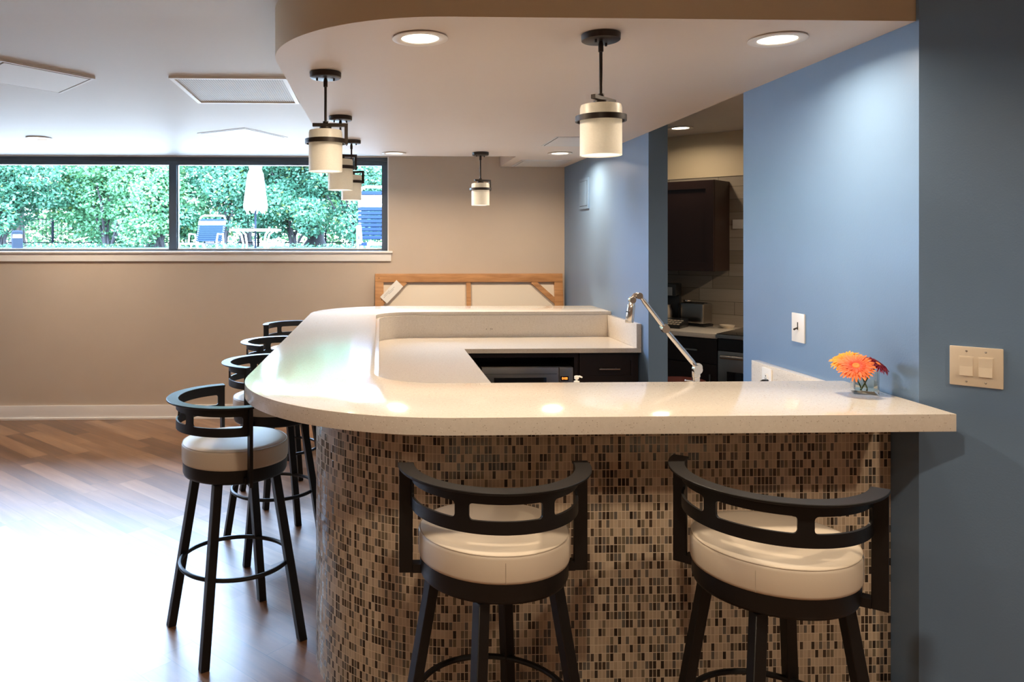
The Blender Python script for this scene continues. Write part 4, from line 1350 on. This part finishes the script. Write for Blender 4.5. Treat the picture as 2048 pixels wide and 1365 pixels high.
tree('pale grey-trunked tree in the left window pane near the mullion', -7.1, 24.2, 6.0, 'leaf_c', 9000, 11)
tree('thick-trunked tree standing behind the middle pendants', -2.1, 24.4, 6.0, 'leaf_c', 9000, 12, .28)
tree('slim pale-leaved tree rising at the far left window edge', -12.0, 25.5, 6.2, 'leaf_c', 9000, 13)
tree('tall pale tree behind the umbrella top', -4.7, 26.5, 6.6, 'leaf_c', 9000, 14)
tree('tree beyond the right end of the window', 1.6, 25.5, 6.2, 'leaf_c', 9000, 15)
tree('pale distant tree between the left shrubs', -9.6, 27, 6.4, 'leaf_c', 9000, 16)
hg = MB(); rnd = random.Random(55)
for k in range(90):
    leaves(hg, (rnd.uniform(-19, 8), rnd.uniform(28, 31), BZ + rnd.uniform(.0, 2.4)), (1.2, .8, .8), 420, .17, rnd)
o = hg.build('garden_hedge', 'leaf_c', smooth=False); o['kind'] = 'stuff'; o['label'] = 'pale distant hedge foliage behind the fence'; o['category'] = 'hedge'
# low ground-cover, wire fence, bollard
gc = MB(); rnd = random.Random(77)
for k in range(60):
    leaves(gc, (rnd.uniform(-15, 4), rnd.uniform(20.7, 22.5), BZ + .02), (.5, .3, .09), 90, .07, rnd)
o = gc.build('ground_cover', 'leaf_a', smooth=False); o['kind'] = 'stuff'; o['label'] = 'low leafy ground cover along the planting bed'; o['category'] = 'plants'
fe = thing('wire_fence', 'thin dark picket fence behind the shrubs', 'fence', (0, 24.9, BZ))
for k in range(10):
    xx = -15 + k * 2.2
    MB().box(xx - .03, xx + .03, -.03, .03, 0, .95).build('fence_post', 'pole_dark', fe, smooth=False)
m = MB(); m.box(-15, 4.8, -.008, .008, .88, .91); m.box(-15, 4.8, -.008, .008, .12, .15)
m.build('rail', 'pole_dark', fe, smooth=False)
m = MB()
xx = -15
while xx < 4.8:
    m.box(xx - .005, xx + .005, -.006, .006, .04, .94); xx += .12
o = m.build('pickets', 'pole_dark', fe, smooth=False); o['kind'] = 'stuff'
bo_ = thing('bollard_light', 'dark cylindrical bollard light at the bottom left corner of the window', 'bollard', (-6.12, 13.0, GZ))
MB().lathe([(.085, 0), (.085, .50), (.0005, .50)], 28).build('post', 'pole_dark', bo_)
MB().lathe([(.070, .50), (.070, .56)], 28).build('lens', 'outdoor_white', bo_)
MB().lathe([(.088, .56), (.088, .60), (.07, .625), (.0005, .63)], 28).build('cap', 'pole_dark', bo_)

# patio umbrella, table and chairs
UX, UY = -2.95, 18.0
um = thing('patio_umbrella', 'closed white patio umbrella on a dark pole standing in the table', 'umbrella', (UX, UY, GZ))
MB().cyl((0, 0, .06), (0, 0, 2.75), .024, 14).build('pole', 'pole_dark', um)
m = MB()
N = 24
pr = [(.235, 1.16), (.245, 1.30), (.20, 1.70), (.16, 2.05), (.12, 2.15), (.14, 2.25), (.11, 2.55), (.03, 2.82)]
vs_ = []
for i, (r_, z_) in enumerate(pr):
    for k in range(N):
        f_ = 1 + (.16 if k % 3 == 0 else -.10) * (1 if i < 6 else .4)
        dz = (.07 * math.sin(k * 1.7) if i == 0 else 0)
        a = 2 * PI * k / N
        vs_.append((r_ * f_ * math.cos(a), r_ * f_ * math.sin(a), z_ + dz))
m.add(vs_, [(i * N + k, i * N + (k + 1) % N, (i + 1) * N + (k + 1) % N, (i + 1) * N + k) for i in range(len(pr) - 1) for k in range(N)] + [tuple((len(pr) - 1) * N + k for k in range(N))])
m.build('canopy', 'umbrella_cloth', um, angle=60)
MB().lathe([(.26, 0), (.26, .05), (.06, .08), (.03, .18)], 28).build('base', 'outdoor_white', um)
tb = thing('patio_table', 'round white patio table around the umbrella pole', 'table', (UX, UY, GZ))
MB().strip(arc(0, 0, .60, 0, 360, 40), arc(0, 0, .035, 0, 360, 40), .70, .745).build('tabletop', 'outdoor_white', tb, angle=40)
for k in range(4):
    a = PI / 4 + k * PI / 2
    c_, s_ = math.cos(a), math.sin(a)
    MB().tube([(c_ * .52, s_ * .52, .70), (c_ * .40, s_ * .40, .62), (c_ * .34, s_ * .34, .40), (c_ * .40, s_ * .40, .15), (c_ * .52, s_ * .52, 0)], .022, 10).build('leg', 'outdoor_white', tb)
def lounge(label, x, y, rz, w, back, mm, scale_h=1.0):
    """strap lounge chair; looks along +x before rotation"""
    t = thing('strap_lounge_chair', label, 'lounge chair', (x, y, GZ), rz)
    hw = w / 2; sz = .40; L = 1.25; ah = math.radians(back); bh = .72 * scale_h
    fr = MB()
    bx, bz = -math.cos(ah) * bh, sz + math.sin(ah) * bh
    c3 = .08
    ux, uz = -math.cos(ah), math.sin(ah)
    pts = [(L, -hw, sz), (0, -hw, sz), (bx - ux * c3, -hw, bz - uz * c3), (bx - ux * .02, -hw + .03, bz - uz * .02), (bx, -hw + c3, bz), (bx, hw - c3, bz), (bx - ux * .02, hw - .03, bz - uz * .02), (bx - ux * c3, hw, bz - uz * c3), (0, hw, sz), (L, hw, sz)]
    fr.tube(pts, .018, 10)
    fr.cyl((L, -hw, sz), (L, hw, sz), .018)
    fr.build('frame', 'outdoor_white', t)
    for s in (-1, 1):
        MB().tube([(L - .1, s * hw, sz), (L - .14, s * (hw + .02), .03), (L - .2, s * (hw + .02), .0185), (.45, s * (hw + .02), .0185), (.38, s * (hw + .02), .03), (.30, s * hw, sz)], .017, 8).build('leg', 'outdoor_white', t)
        MB().tube([(-.35, s * (hw + .02), .0185), (-.10, s * (hw + .02), sz * .9), (.0, s * (hw + .03), sz + .22), (.35, s * (hw + .03), sz + .22), (.42, s * (hw + .02), sz)], .017, 8).build('armrest', 'outdoor_white', t)
    k = 0
    d_ = .06
    while d_ < bh - .10:
        c = Vector((ux * (d_ + .022), 0, sz + uz * (d_ + .022)))
        R_ = Matrix.Translation(c) @ Matrix.Rotation(ah, 4, 'Y')
        st = MB().box(-.022, .022, -hw - .019, hw + .019, -.0195, .0195, R_)
        white = .60 < d_ / bh < .80
        st.build('strap', 'outdoor_white' if white else mm, t, bevel=.004, seg=1)
        d_ += .052
    d_ = .08
    while d_ < L - .05:
        MB().box(d_, d_ + .044, -hw - .019, hw + .019, sz - .0195, sz + .0195).build('strap', mm, t, bevel=.004, seg=1)
        d_ += .052
    return t
lounge('white and pale blue strap lounge chair left of the patio table', -3.95, 17.6, math.radians(-97), .60, 66, 'blue_strap')
lounge('tall blue strapped lounge chair at the right edge of the window', .05, 9.6, math.radians(-84), .62, 82, 'blue_strap', 1.02)
